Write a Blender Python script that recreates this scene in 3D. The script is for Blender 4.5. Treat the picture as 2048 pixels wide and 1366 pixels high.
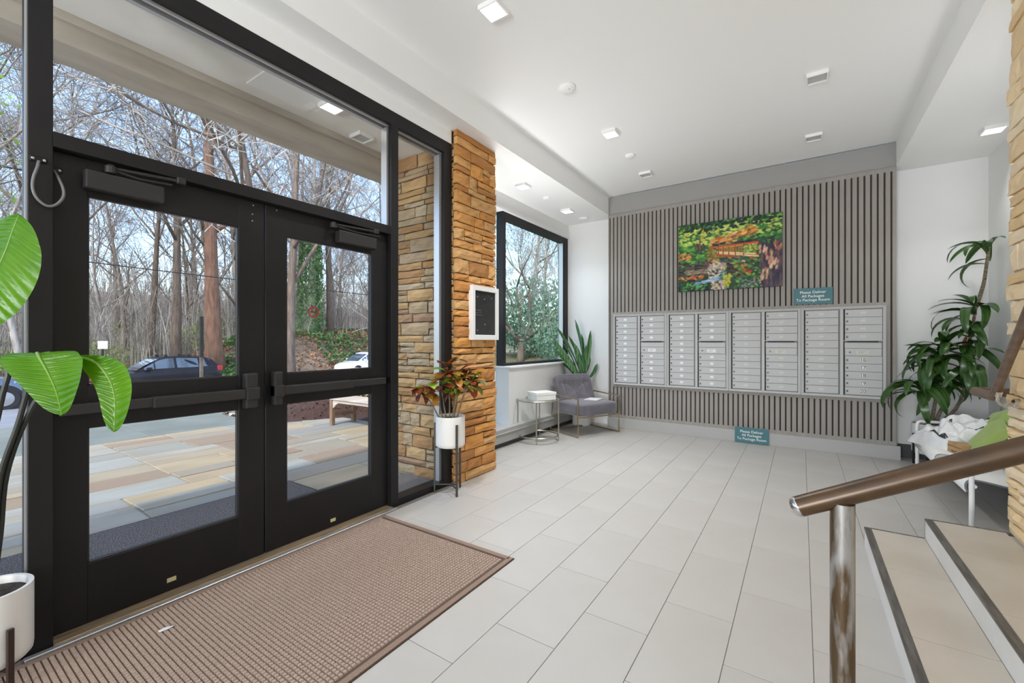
import bpy, bmesh, math, random
import numpy as np
from mathutils import Vector, Matrix, Euler

for o in list(bpy.data.objects):
    bpy.data.objects.remove(o)
SC = bpy.context.scene
COL = SC.collection
PI = math.pi

# ------------------------------------------------------------------ camera
cam_d = bpy.data.cameras.new('camera')
cam = bpy.data.objects.new('camera', cam_d)
COL.objects.link(cam)
cam.location = (0, 0, 1.33)
cam.rotation_euler = (PI / 2, 0, math.atan(579 / 863.6))
cam_d.sensor_fit = 'HORIZONTAL'
cam_d.sensor_width = 36
cam_d.lens = 36 * 863.6 / 2048
cam_d.clip_start = .02
cam_d.clip_end = 400
SC.camera = cam

# ------------------------------------------------------------------ sky, sun, exposure
world = bpy.data.worlds.new('world')
SC.world = world
world.use_nodes = True
wn = world.node_tree
sky = wn.nodes.new('ShaderNodeTexSky')
sky.sky_type = 'NISHITA'
sky.sun_disc = False
sky.sun_elevation = math.radians(46)
sky.sun_rotation = math.radians(140)
sky.air_density = 1.0
sky.dust_density = 1.2
sky.ozone_density = 1.5
bg = wn.nodes['Background']
wn.links.new(sky.outputs[0], bg.inputs[0])
bg.inputs[1].default_value = .55


def lamp(name, kind, loc, energy, col=(1, 1, 1), size=1.0, sizey=None, aim=None):
    d = bpy.data.lights.new(name, kind)
    d.energy = energy
    d.color = col
    if kind == 'AREA':
        d.size = size
        if sizey:
            d.shape = 'RECTANGLE'
            d.size_y = sizey
    o = bpy.data.objects.new(name, d)
    COL.objects.link(o)
    o.location = loc
    if aim is not None:
        o.rotation_euler = Vector(aim).to_track_quat('-Z', 'Y').to_euler()
    return o


sun = lamp('sun', 'SUN', (20, -20, 40), 4.2, (1, .965, .92), aim=(-.15, .66, -.73))
sun.data.angle = math.radians(2.0)
# fill lamps added out of view to brighten the ceiling; no fixtures behind them
lamp('ceiling_fill', 'AREA', (-1.0, -4.0, 1.25), 290, (.935, .97, 1), 1.6, aim=(.04, 1.7, .9))  # added area lamp behind the camera, aimed forward and up
lamp('hidden_fill', 'AREA', (-2.95, 4.15, 1.5), 27, (.97, .985, 1), .4, aim=(0, 0, 1))  # added lamp hidden behind the pier, lifts the far ceiling
lamp('hidden_fill', 'AREA', (1.4, 4.12, 1.5), 8, (.97, .985, 1), .4, aim=(0, 0, 1))  # added lamp hidden behind the stone wall, same purpose

SC.view_settings.view_transform = 'Standard'
SC.view_settings.look = 'None'
SC.view_settings.gamma = 1
SC.view_settings.use_curve_mapping = False
SC.view_settings.exposure = 0.0
SC.cycles.max_bounces = 10
SC.cycles.diffuse_bounces = 6
SC.cycles.transparent_max_bounces = 16
SC.cycles.sample_clamp_indirect = 6
SC.cycles.caustics_reflective = False
SC.cycles.caustics_refractive = False


# ------------------------------------------------------------------ helpers
def lin(c):
    c = c / 255.0
    return c / 12.92 if c <= .04045 else ((c + .055) / 1.055) ** 2.4


def rgb(r, g, b):
    return (lin(r), lin(g), lin(b), 1)


class NT:
    def __init__(s, name):
        s.m = bpy.data.materials.new(name)
        s.m.use_nodes = True
        s.t = s.m.node_tree
        s.b = s.t.nodes['Principled BSDF']

    def n(s, typ, **kw):
        x = s.t.nodes.new(typ)
        for k, v in kw.items():
            setattr(x, k, v)
        return x

    def l(s, a, b):
        s.t.links.new(a, b)


def ramp(nt, fac, stops, interp='LINEAR'):
    r = nt.n('ShaderNodeValToRGB')
    r.color_ramp.interpolation = interp
    e = r.color_ramp.elements
    while len(e) < len(stops):
        e.new(.5)
    for i, (p, c) in enumerate(stops):
        e[i].position = p
        e[i].color = c
    nt.l(fac, r.inputs[0])
    return r.outputs[0]


def mixc(nt, fac, a, b, mode='MIX'):
    m = nt.n('ShaderNodeMix', data_type='RGBA', blend_type=mode)
    if isinstance(fac, (int, float)):
        m.inputs[0].default_value = fac
    else:
        nt.l(fac, m.inputs[0])
    for v, i in ((a, 6), (b, 7)):
        if isinstance(v, tuple):
            m.inputs[i].default_value = v
        else:
            nt.l(v, m.inputs[i])
    return m.outputs[2]


def noise(nt, scale, detail=4, stretch=None, coord='Object'):
    tc = nt.n('ShaderNodeTexCoord')
    out = tc.outputs[coord]
    if stretch:
        mp = nt.n('ShaderNodeMapping')
        mp.inputs['Scale'].default_value = stretch
        nt.l(out, mp.inputs[0])
        out = mp.outputs[0]
    no = nt.n('ShaderNodeTexNoise')
    no.inputs['Scale'].default_value = scale
    no.inputs['Detail'].default_value = detail
    nt.l(out, no.inputs['Vector'])
    return no.outputs[0]


def mat(name, c, c2=None, rough=.5, metal=0, scale=8, stretch=None, bump=0, bscale=60, pal=None, palmix=.5,
        lo=.35, hi=.65, spec=.5, trans=0, coat=0, sheen=0):
    nt = NT(name)
    b = nt.b
    b.inputs['Roughness'].default_value = rough
    b.inputs['Metallic'].default_value = metal
    b.inputs['Specular IOR Level'].default_value = spec
    if coat:
        b.inputs['Coat Weight'].default_value = coat
        b.inputs['Coat Roughness'].default_value = .05
    if sheen:
        b.inputs['Sheen Weight'].default_value = sheen
    col = c
    if pal:
        oi = nt.n('ShaderNodeObjectInfo')
        n = len(pal)
        col = ramp(nt, oi.outputs['Random'], [(i / n, p) for i, p in enumerate(pal)], 'CONSTANT')
    if c2 is not None:
        f = noise(nt, scale, 5, stretch)
        f = ramp(nt, f, [(lo, (0, 0, 0, 1)), (hi, (1, 1, 1, 1))])
        if pal:
            m = nt.n('ShaderNodeMath', operation='MULTIPLY')
            nt.l(f, m.inputs[0])
            m.inputs[1].default_value = palmix
            f = m.outputs[0]
        col = mixc(nt, f, col, c2)
    if isinstance(col, tuple):
        b.inputs['Base Color'].default_value = col
    else:
        nt.l(col, b.inputs['Base Color'])
    if bump:
        h = noise(nt, bscale, 6, stretch)
        bp = nt.n('ShaderNodeBump')
        bp.inputs['Strength'].default_value = bump
        bp.inputs['Distance'].default_value = .01
        nt.l(h, bp.inputs['Height'])
        nt.l(bp.outputs[0], b.inputs['Normal'])
    if trans:
        t = nt.n('ShaderNodeBsdfTranslucent')
        if isinstance(col, tuple):
            t.inputs[0].default_value = col
        else:
            nt.l(col, t.inputs[0])
        mx = nt.n('ShaderNodeMixShader')
        mx.inputs[0].default_value = trans
        nt.l(b.outputs[0], mx.inputs[1])
        nt.l(t.outputs[0], mx.inputs[2])
        nt.l(mx.outputs[0], nt.t.nodes['Material Output'].inputs[0])
    return nt.m


def glass_mat(name, tint=(1, 1, 1, 1), base=.016):
    nt = NT(name)
    lw = nt.n('ShaderNodeLayerWeight')
    lw.inputs[0].default_value = .5
    p = nt.n('ShaderNodeMath', operation='POWER')
    nt.l(lw.outputs['Facing'], p.inputs[0])
    p.inputs[1].default_value = 5
    ma = nt.n('ShaderNodeMath', operation='MULTIPLY_ADD')
    nt.l(p.outputs[0], ma.inputs[0])
    ma.inputs[1].default_value = .4
    ma.inputs[2].default_value = base
    tr = nt.n('ShaderNodeBsdfTransparent')
    tr.inputs[0].default_value = tint
    gl = nt.n('ShaderNodeBsdfGlossy')
    gl.inputs['Roughness'].default_value = .01
    mx = nt.n('ShaderNodeMixShader')
    nt.l(ma.outputs[0], mx.inputs[0])
    nt.l(tr.outputs[0], mx.inputs[1])
    nt.l(gl.outputs[0], mx.inputs[2])
    nt.l(mx.outputs[0], nt.t.nodes['Material Output'].inputs[0])
    return nt.m


def emit_mat(name, c, s):
    nt = NT(name)
    nt.b.inputs['Base Color'].default_value = c
    nt.b.inputs['Emission Color'].default_value = c
    nt.b.inputs['Emission Strength'].default_value = s
    return nt.m


WORLD = {}


class MB:
    def __init__(s):
        s.v = []
        s.f = []

    def add(s, v, f):
        k = len(s.v)
        s.v += [tuple(p) for p in v]
        s.f += [tuple(i + k for i in q) for q in f]
        return s

    def box(s, x0, x1, y0, y1, z0, z1):
        return s.add([(x0, y0, z0), (x1, y0, z0), (x1, y1, z0), (x0, y1, z0), (x0, y0, z1), (x1, y0, z1), (x1, y1, z1), (x0, y1, z1)],
                     [(3, 2, 1, 0), (4, 5, 6, 7), (0, 1, 5, 4), (1, 2, 6, 5), (2, 3, 7, 6), (3, 0, 4, 7)])

    def obox(s, c, half, R):
        """oriented box, R a 3x3 matrix"""
        vs = []
        for sz in (-1, 1):
            for sx, sy in ((-1, -1), (1, -1), (1, 1), (-1, 1)):
                vs.append(Vector(c) + R @ Vector((sx * half[0], sy * half[1], sz * half[2])))
        return s.add(vs, [(3, 2, 1, 0), (4, 5, 6, 7), (0, 1, 5, 4), (1, 2, 6, 5), (2, 3, 7, 6), (3, 0, 4, 7)])

    def tube(s, pts, rad, n=8, cap=True, closed=False, flat=None):
        pts = [Vector(p) for p in pts]
        m = len(pts)
        if not hasattr(rad, '__len__'):
            rad = [rad] * m
        up = None
        vs = []
        for i, p in enumerate(pts):
            a = pts[(i - 1) % m] if (closed or i) else p
            b = pts[(i + 1) % m] if (closed or i < m - 1) else p
            t = (b - a).normalized()
            if up is None:
                up = Vector((0, 0, 1)) if abs(t.z) < .9 else Vector((1, 0, 0))
            sd = t.cross(up).normalized()
            up = sd.cross(t).normalized()
            fx, fy = flat or (1, 1)
            for k in range(n):
                an = 2 * PI * (k + .5) / n
                vs.append(p + (sd * math.cos(an) * fx + up * math.sin(an) * fy) * rad[i])
        fs = []
        rng = m if closed else m - 1
        for i in range(rng):
            for k in range(n):
                k2 = (k + 1) % n
                j = (i + 1) % m
                fs.append((i * n + k, i * n + k2, j * n + k2, j * n + k))
        if cap and not closed:
            fs.append(tuple(range(n - 1, -1, -1)))
            fs.append(tuple((m - 1) * n + k for k in range(n)))
        return s.add(vs, fs)

    def lathe(s, prof, c=(0, 0, 0), n=24, closed=False):
        vs = []
        for r, z in prof:
            for k in range(n):
                a = 2 * PI * k / n
                vs.append((c[0] + r * math.cos(a), c[1] + r * math.sin(a), c[2] + z))
        m = len(prof)
        fs = []
        for i in range(m if closed else m - 1):
            j = (i + 1) % m
            for k in range(n):
                k2 = (k + 1) % n
                fs.append((i * n + k, i * n + k2, j * n + k2, j * n + k))
        if not closed:
            fs.append(tuple(range(n - 1, -1, -1)))
            fs.append(tuple((m - 1) * n + k for k in range(n)))
        return s.add(vs, fs)

    def prism(s, poly, o, ux, uy, w):
        """poly of (a,b) in plane o+a*ux+b*uy, extruded by vector w"""
        o, ux, uy, w = Vector(o), Vector(ux), Vector(uy), Vector(w)
        a = [o + ux * p[0] + uy * p[1] for p in poly]
        n = len(a)
        fs = [tuple(range(n - 1, -1, -1)), tuple(n + i for i in range(n))]
        for i in range(n):
            j = (i + 1) % n
            fs.append((i, j, n + j, n + i))
        return s.add(a + [p + w for p in a], fs)

    def grid(s, fn, nu, nv):
        vs = [fn(i / nu, j / nv) for j in range(nv + 1) for i in range(nu + 1)]
        fs = [(j * (nu + 1) + i, j * (nu + 1) + i + 1, (j + 1) * (nu + 1) + i + 1, (j + 1) * (nu + 1) + i) for j in range(nv) for i in range(nu)]
        return s.add(vs, fs)

    def mesh(s, name, m, off=(0, 0, 0), smooth=False, bevel=0, seg=1, fixn=True):
        me = bpy.data.meshes.new(name)
        ox, oy, oz = off
        me.from_pydata([(x - ox, y - oy, z - oz) for x, y, z in s.v], [], s.f)
        if bevel or fixn:
            bm = bmesh.new()
            bm.from_mesh(me)
            if fixn:
                bmesh.ops.recalc_face_normals(bm, faces=bm.faces)
            if bevel:
                ed = [e for e in bm.edges if len(e.link_faces) == 2 and e.calc_face_angle(0) > .5]
                bmesh.ops.bevel(bm, geom=ed, offset=bevel, segments=seg, affect='EDGES', profile=.5, clamp_overlap=True)
            bm.to_mesh(me)
            bm.free()
        if smooth:
            me.polygons.foreach_set('use_smooth', [True] * len(me.polygons))
            if smooth != 'all':
                try:
                    me.set_sharp_from_angle(angle=math.radians(40))
                except Exception:
                    pass
        me.update()
        if m is not None:
            me.materials.append(m)
        return me

    def build(s, name, m, parent=None, smooth=False, bevel=0, seg=1, fixn=True, origin=None):
        if origin is None:
            a = np.array(s.v)
            lo, hi = a.min(0), a.max(0)
            origin = ((lo[0] + hi[0]) / 2, (lo[1] + hi[1]) / 2, lo[2])
        origin = Vector(origin)
        me = s.mesh(name, m, origin, smooth, bevel, seg, fixn)
        o = bpy.data.objects.new(name, me)
        COL.objects.link(o)
        put(o, origin, parent)
        return o


def put(o, w, parent=None):
    w = Vector(w)
    if parent is not None:
        o.parent = parent
        o.location = w - WORLD[parent.name]
    else:
        o.location = w
    WORLD[o.name] = w
    return o


def inst(me, name, w, parent=None, rot=None, scale=None):
    o = bpy.data.objects.new(name, me)
    COL.objects.link(o)
    put(o, w, parent)
    if rot is not None:
        o.rotation_euler = rot
    if scale is not None:
        o.scale = scale if hasattr(scale, '__len__') else (scale,) * 3
    return o


def tag(o, label=None, cat=None, group=None, kind=None):
    if label:
        o['label'] = label
    if cat:
        o['category'] = cat
    if group:
        o['group'] = group
    if kind:
        o['kind'] = kind
    return o


def thing(name, loc, label, cat, group=None):
    o = bpy.data.objects.new(name, None)
    COL.objects.link(o)
    o.empty_display_size = .1
    put(o, loc)
    return tag(o, label, cat, group)


def struct(name, loc=(0, 0, 0), label=None):
    o = bpy.data.objects.new(name, None)
    COL.objects.link(o)
    put(o, loc)
    return tag(o, label, None, None, 'structure')


def B(name, m, x0, x1, y0, y1, z0, z1, parent=None, bevel=0, label=None, kind=None):
    o = MB().box(min(x0, x1), max(x0, x1), min(y0, y1), max(y0, y1), z0, z1).build(name, m, parent, bevel=bevel)
    if label or kind:
        tag(o, label, kind=kind)
    return o


def text(name, body, m, loc, rot, size, parent=None, align='CENTER', ext=.0005, spacing=1.0):
    c = bpy.data.curves.new(name, 'FONT')
    c.body = body
    c.size = size
    c.align_x = align
    c.align_y = 'CENTER'
    c.extrude = ext
    c.space_line = spacing
    c.materials.append(m)
    o = bpy.data.objects.new(name, c)
    COL.objects.link(o)
    put(o, loc, parent)
    o.rotation_euler = rot
    bpy.context.view_layer.update()
    me = bpy.data.meshes.new_from_object(o)
    r = bpy.data.objects.new(name, me)
    w, pr = WORLD[o.name], o.parent
    bpy.data.objects.remove(o)
    COL.objects.link(r)
    put(r, w, pr)
    r.name = name
    r.rotation_euler = rot
    return r


# ------------------------------------------------------------------ materials
M_ceil = mat('ceiling_paint', rgb(240, 240, 239), rough=.9, spec=.2)
M_wall = mat('wall_paint', rgb(232, 232, 231), rough=.85, spec=.25)
M_bronze = mat('dark_bronze', rgb(30, 28, 29), rgb(25, 24, 25), rough=.45, scale=3, spec=.3)
M_bronze2 = mat('dark_bronze_hardware', rgb(46, 44, 44), rough=.42, spec=.35)
M_alu = mat('aluminium', rgb(190, 190, 192), rough=.35, metal=.7)
M_glass = glass_mat('clear_glass')
M_glassg = glass_mat('greenish_glass', (.93, .97, .95, 1))
M_tile = mat('floor_tile', rgb(188, 185, 180), rgb(179, 175, 169), rough=.38, scale=2.2, lo=.3, hi=.75, bump=.015, bscale=120, spec=.4)
M_grout = mat('grout', rgb(120, 116, 110), rough=.9)
M_tread = mat('stair_tile', rgb(197, 189, 177), rgb(186, 177, 164), rough=.42, scale=2.5, spec=.4)
M_riser = mat('riser_tile', rgb(222, 220, 217), rgb(212, 210, 206), rough=.5, scale=3)
M_nosing = mat('nosing_metal', rgb(128, 124, 120), rgb(98, 94, 90), rough=.45, metal=.6, scale=60, stretch=(1, .12, 1))
M_slat = mat('taupe_slat', rgb(155, 150, 145), rgb(146, 140, 134), rough=.6, scale=5, stretch=(6, 6, .4))
M_slatback = mat('slat_backing', rgb(74, 68, 62), rough=.9)
M_greywall = mat('grey_wall_paint', rgb(156, 155, 153), rough=.8)
M_base = mat('grey_baseboard_paint', rgb(172, 171, 169), rough=.55)
M_darkbase = mat('dark_baseboard_paint', rgb(72, 72, 73), rough=.6)
M_mail = mat('mailbox_aluminium', rgb(190, 190, 190), rgb(183, 183, 183), rough=.5, scale=4, spec=.4)
M_maildark = mat('mailbox_gap', rgb(50, 48, 47), rough=.7)
M_mailback = mat('mailbox_recess', rgb(128, 126, 124), rough=.6)
M_label = mat('label_white', rgb(228, 228, 226), rough=.6)
M_labelg = mat('label_pale', rgb(205, 204, 202), rough=.5)
M_ink = mat('black_ink', rgb(25, 25, 25), rough=.6)
M_inkgrey = mat('grey_ink', rgb(140, 139, 137), rough=.6)
M_white = mat('white_plastic', rgb(236, 236, 234), rough=.35)
M_ceramic = mat('white_ceramic', rgb(232, 230, 226), rough=.4)
M_soil = mat('potting_soil', rgb(38, 30, 24), rgb(70, 62, 52), rough=.95, scale=60, bump=.6, bscale=80)
M_black = mat('black_metal', rgb(30, 29, 28), rough=.45, metal=.4)
M_teal = mat('teal_sign', rgb(62, 112, 120), rough=.5)
M_letter = mat('white_lettering', rgb(240, 242, 240), rough=.5)
PI2 = PI / 2

# ================================================================== ROOM SHELL
floor = struct('floor')
B('floor_bed', M_grout, -3.34, 2.2, -6.5, 6.7, -.12, -.003, floor)
GW = .0028
TW, TL = .3095, .62
full = MB().box(GW / 2, TW - GW / 2, GW / 2, TL - GW / 2, -.01, 0).mesh('tile', M_tile, bevel=.0012)
rt = random.Random(4)
for k in range(-11, 6):
    xa, xb = .041 + TW * k, .041 + TW * (k + 1)
    ph = 1.965 if k % 2 else 1.965 + TL / 2
    for j in range(-5, 9):
        ya, yb = ph + TL * j, ph + TL * (j + 1)
        if xb < -2.66 and yb < 3.7:
            continue
        if xa > .33 and yb < 3.6:
            continue
        if yb < -.9 or ya > 6.6:
            continue
        lx = -2.66 if yb < 3.7 else -3.2
        x0, x1, y0, y1 = max(xa, lx), min(xb, 1.65), ya, min(yb, 6.64)
        if x1 - x0 < .02 or y1 - y0 < .02:
            continue
        if (x0, x1, y0, y1) == (xa, xb, ya, yb):
            inst(full, 'tile', (xa, ya, 0), floor)
        else:
            B('tile', M_tile, x0 + GW / 2, x1 - GW / 2, y0 + GW / 2, y1 - GW / 2, -.01, 0, floor, bevel=.0012)

ceiling = struct('ceiling')
B('ceiling_panel', M_ceil, -2.5, .885, -6.5, 6.44, 3.58, 3.7, ceiling)
B('roof_deck', M_ceil, -3.75, 3.0, -6.6, 6.9, 3.72, 3.95, ceiling)
# left bulkhead: vertical face at x=-2.5, soffit at 3.30
B('bulkhead', M_ceil, -2.72, -2.5, -6.5, 6.44, 3.30, 3.715, ceiling)
B('alcove_soffit', M_ceil, -3.5, -2.52, 3.66, 6.75, 3.302, 3.715, ceiling)
B('right_soffit', M_ceil, .885, 2.2, -6.5, 6.44, 3.30, 3.715, ceiling)
B('right_soffit', M_ceil, .8885, 2.2, 6.44, 6.75, 3.301, 3.715, ceiling)

wl = struct('wall_left')
B('header_panel', M_ceil, -2.84, -2.71, -3.2, 3.03, 3.17, 3.31, wl)
B('header_panel', M_ceil, -2.84, -2.715, -3.2, 3.03, 3.29, 3.72, wl)
wbk = struct('wall_rear')
B('wall_panel', M_wall, -3.4, 3.0, -6.65, -6.5, -.1, 3.95, wbk)
B('wall_panel', M_wall, -2.9, -2.7, -6.5, -3.2, -.1, 3.95, wbk)
wr = struct('wall_right')
B('wall_panel', M_wall, 1.655, 1.8, 3.5, 6.75, -.05, 3.31, wr)
B('wall_panel', M_wall, 2.2, 2.4, -6.5, 3.6, -.05, 3.72, wr)
B('wall_panel', M_wall, 1.2, 2.2, 3.3, 3.52, -.05, 3.31, wr)
wb = struct('wall_back')
B('wall_panel', M_wall, .9, 1.80, 6.65, 6.8, -.05, 3.31, wb)
B('wall_panel', M_wall, -3.5, -2.5, 6.65, 6.8, -.05, 3.31, wb)
B('grey_core', M_greywall, -2.51, .888, 6.462, 6.66, 0, 3.58, wb, label='grey painted band above the slats')
B('access_panel', M_wall, 1.373, 1.566, 6.638, 6.66, .30, .575, wb, bevel=.002)
# slat panelling
B('slat_backing', M_slatback, -2.505, .885, 6.458, 6.4645, .16, 3.285, wb)
G0, GP, GWd = -2.4795, .05935, .0175
edges = [-2.508]
for i in range(57):
    c = G0 + GP * i
    edges += [c - GWd / 2, c + GWd / 2]
edges.append(.886)
sl = MB().box(-.0209, .0209, -.0095, .0095, 0, 3.06).mesh('slat', M_slat, bevel=.0012)
for i in range(0, len(edges) - 1, 2):
    a, b = edges[i], edges[i + 1]
    if abs(b - a - (GP - GWd)) < .001:
        inst(sl, 'slat', ((a + b) / 2, 6.4495, .195), wb)
    else:
        B('slat', M_slat, a, b, 6.44, 6.459, .195, 3.255, wb, bevel=.0012)
B('top_rail', M_slat, -2.509, .887, 6.4385, 6.461, 3.252, 3.298, wb, bevel=.001)
B('bottom_rail', M_slat, -2.509, .887, 6.4385, 6.461, .15, .2, wb, bevel=.001)
B('mailbox_rail', M_slat, -2.458, .835, 6.438, 6.455, 1.738, 1.778, wb, bevel=.001)
B('mailbox_rail', M_slat, -2.458, .835, 6.438, 6.455, .632, .672, wb, bevel=.001)
bb = struct('baseboard_back')
B('board', M_base, -2.51, .92, 6.417, 6.463, 0, .155, bb, bevel=.002)
bb2 = struct('baseboard_right')
B('board', M_darkbase, .925, 1.655, 6.63, 6.652, 0, .15, bb2, bevel=.002)
B('board', M_darkbase, 1.635, 1.657, 3.75, 6.65, 0, .15, bb2, bevel=.002)

# alcove window wall (window_4) and low wall under it
wa = struct('window_4')
B('upper_beam', M_wall, -3.5, -3.30, 3.66, 6.65, 3.09, 3.303, wa)
B('head_ledge', M_wall, -3.5, -3.27, 3.66, 6.65, 3.075, 3.095, wa)
B('frame_head', M_bronze, -3.42, -3.31, 4.72, 6.65, 2.99, 3.076, wa, bevel=.002)
B('frame_jamb', M_bronze, -3.42, -3.31, 4.72, 4.79, .2, 2.99, wa, bevel=.002)
B('frame_jamb', M_bronze, -3.42, -3.31, 6.52, 6.65, 1.0, 2.99, wa, bevel=.002)
B('frame_stop', M_alu, -3.40, -3.33, 6.495, 6.522, 1.03, 2.985, wa)
B('frame_sill', M_bronze, -3.42, -3.31, 4.79, 6.52, 1.0, 1.035, wa, bevel=.002)
B('pane', M_glassg, -3.392, -3.386, 4.785, 6.525, 1.03, 2.995, wa)
B('pane', M_glassg, -3.392, -3.386, 3.67, 4.725, .2, 3.07, wa)
B('sill_board', M_white, -3.43, -3.17, 4.69, 6.65, .975, 1.0, wa, bevel=.004)
B('low_wall', M_wall, -3.42, -3.2, 4.70, 6.65, .0, .976, wa)
B('heater_casing', M_base, -3.42, -3.10, 3.68, 6.6, .06, .235, wa, bevel=.006, label='grey convector heater casing')
B('heater_lip', M_base, -3.20, -3.085, 3.68, 6.6, .17, .185, wa, bevel=.003)
B('heater_foot', M_darkbase, -3.3, -3.14, 3.7, 6.58, 0, .06, wa)


# ------------------------------------------------------------------ rough stone masonry
def stone_mesh(w, h, d, rnd, mt, amp=.006, nx=None, nz=None):
    """block w(x) by h(z), front at y=0 facing -y, back at y=d; rough split face"""
    nx = nx or max(2, min(5, int(w / .07) + 1))
    nz = nz or (2 if h < .09 else 3)
    m = MB()
    jx = [[0] * (nz + 1) for _ in range(nx + 1)]
    vs = []
    tilt = rnd.uniform(-.006, .006)
    for j in range(nz + 1):
        for i in range(nx + 1):
            u, v = i / nx, j / nz
            edge = i in (0, nx) or j in (0, nz)
            x = (u - .5) * w + (0 if not edge else rnd.uniform(-.003, .003)) + (rnd.uniform(-.2, .2) * w / nx if 0 < i < nx else 0)
            z = v * h + (rnd.uniform(-.004, .004) if edge else rnd.uniform(-.2, .2) * h / nz)
            y = (rnd.uniform(.007, .015) if edge else rnd.uniform(-amp, amp)) + tilt * (u - .5) * 2
            vs.append((x, y, z))
    fs = [(j * (nx + 1) + i, j * (nx + 1) + i + 1, (j + 1) * (nx + 1) + i + 1, (j + 1) * (nx + 1) + i) for j in range(nz) for i in range(nx)]
    ring = [i for i in range(nx + 1)] + [j * (nx + 1) + nx for j in range(1, nz + 1)] + [nz * (nx + 1) + i for i in range(nx - 1, -1, -1)] + [j * (nx + 1) for j in range(nz - 1, 0, -1)]
    k = len(vs)
    for q in ring:
        x, y, z = vs[q]
        vs.append((x * .985, d, z))
    n = len(ring)
    for i in range(n):
        a, b = ring[i], ring[(i + 1) % n]
        fs.append((b, a, k + i, k + (i + 1) % n))
    fs.append(tuple(k + i for i in range(n)))
    m.add(vs, fs)
    return m


def courses(z0, z1, rnd, lo=.05, hi=.14):
    zs = [z0]
    while zs[-1] < z1 - .03:
        h = rnd.choice([rnd.uniform(lo, .075), rnd.uniform(.07, .105), rnd.uniform(.1, hi)])
        zs.append(min(z1, zs[-1] + h))
    if zs[-1] - zs[-2] < .035:
        zs.pop(-2)
    zs[-1] = z1
    return zs


def stone_face(parent, mt, o, ux, nrm, width, zs, depth, rnd, avg=.3, joint=.011, ragged=0):
    """o start point at z=0, ux unit along, nrm outward normal"""
    ux, nrm = Vector(ux), Vector(nrm)
    ang = math.atan2(ux.y, ux.x)
    R = Euler((0, 0, ang))
    for a, b in zip(zs[:-1], zs[1:]):
        x = -rnd.uniform(0, ragged)
        end = width + rnd.uniform(0, ragged)
        while x < end - .01:
            w = rnd.uniform(.45, 1.75) * avg * (1.25 if b - a < .08 else .9)
            if end - (x + w) < .09:
                w = end - x
            rows = [(a, b)]
            if b - a > .1 and w < avg * 1.2 and rnd.random() < .3:
                q = a + (b - a) * rnd.uniform(.4, .6)
                rows = [(a, q), (q, b)]
            for za, zb in rows:
                m = stone_mesh(w - joint, zb - za - joint, depth, rnd, mt, amp=rnd.uniform(.004, .009))
                me = m.mesh('stone', mt, smooth=False)
                p = Vector(o) + ux * (x + w / 2) + nrm * rnd.uniform(-.003, .008)
                inst(me, 'stone', (p.x, p.y, za + joint / 2), parent, R)
            x += w


M_mortar = mat('mortar', rgb(104, 84, 60), rgb(82, 66, 48), rough=.95, scale=20)
M_mortar2 = mat('pale_mortar', rgb(205, 188, 158), rgb(182, 164, 134), rough=.95, scale=20)
M_stoneA = mat('amber_sandstone', rgb(200, 146, 84), rgb(166, 110, 54), rough=.8, scale=7, stretch=(1, 1, 2.5), bump=.5, bscale=25, lo=.4, hi=.75,
               pal=[rgb(214, 156, 90), rgb(198, 138, 74), rgb(220, 168, 104), rgb(186, 128, 70), rgb(208, 164, 108), rgb(172, 122, 70), rgb(216, 154, 80)], palmix=.7)
M_stoneB = mat('weathered_sandstone', rgb(186, 160, 124), rgb(140, 114, 84), rough=.9, scale=7, stretch=(1, 1, 2.5), bump=.6, bscale=25, lo=.42, hi=.8,
               pal=[rgb(206, 168, 116), rgb(192, 166, 130), rgb(196, 156, 104), rgb(174, 138, 108), rgb(196, 176, 144), rgb(186, 162, 126), rgb(204, 166, 114), rgb(184, 140, 90)], palmix=.75)
M_stoneC = mat('cream_sandstone', rgb(236, 210, 170), rgb(204, 168, 120), rough=.85, scale=6, stretch=(1, 1, 2), bump=.5, bscale=22, lo=.45, hi=.85,
               pal=[rgb(238, 214, 176), rgb(232, 204, 160), rgb(242, 224, 192), rgb(228, 198, 152), rgb(238, 218, 186), rgb(232, 206, 166)], palmix=.6)

pier = struct('wall_pier')
rp = random.Random(11)
B('mortar_core', M_mortar, -3.575, -2.672, 3.058, 3.632, -.05, 3.31, pier)
zs = courses(.0, 3.305, rp)
stone_face(pier, M_stoneA, (-2.645, 3.035, 0), (0, 1, 0), (1, 0, 0), .615, zs, .05, rp, .27, ragged=.012)
stone_face(pier, M_stoneB, (-3.6, 3.04, 0), (1, 0, 0), (0, -1, 0), .90, courses(-.03, 3.2, rp), .05, rp, .27, ragged=.0)
stone_face(pier, M_stoneB, (-3.59, 3.64, 0), (0, -1, 0), (-1, 0, 0), .6, courses(-.03, 3.2, rp), .05, rp, .4)

wst = struct('wall_stone')
rs = random.Random(23)
B('mortar_core', M_mortar2, .995, 1.2, .9, 3.592, .24, 3.3, wst)
stone_face(wst, M_stoneC, (.972, 3.618, 0), (0, -1, 0), (-1, 0, 0), 2.7, courses(.241, 3.299, rs, .06, .17), .05, rs, .34, ragged=.014)
stone_face(wst, M_stoneC, (1.2, 3.615, 0), (-1, 0, 0), (0, 1, 0), .2, courses(.241, 3.299, rs, .06, .17), .04, rs, .3)

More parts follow.
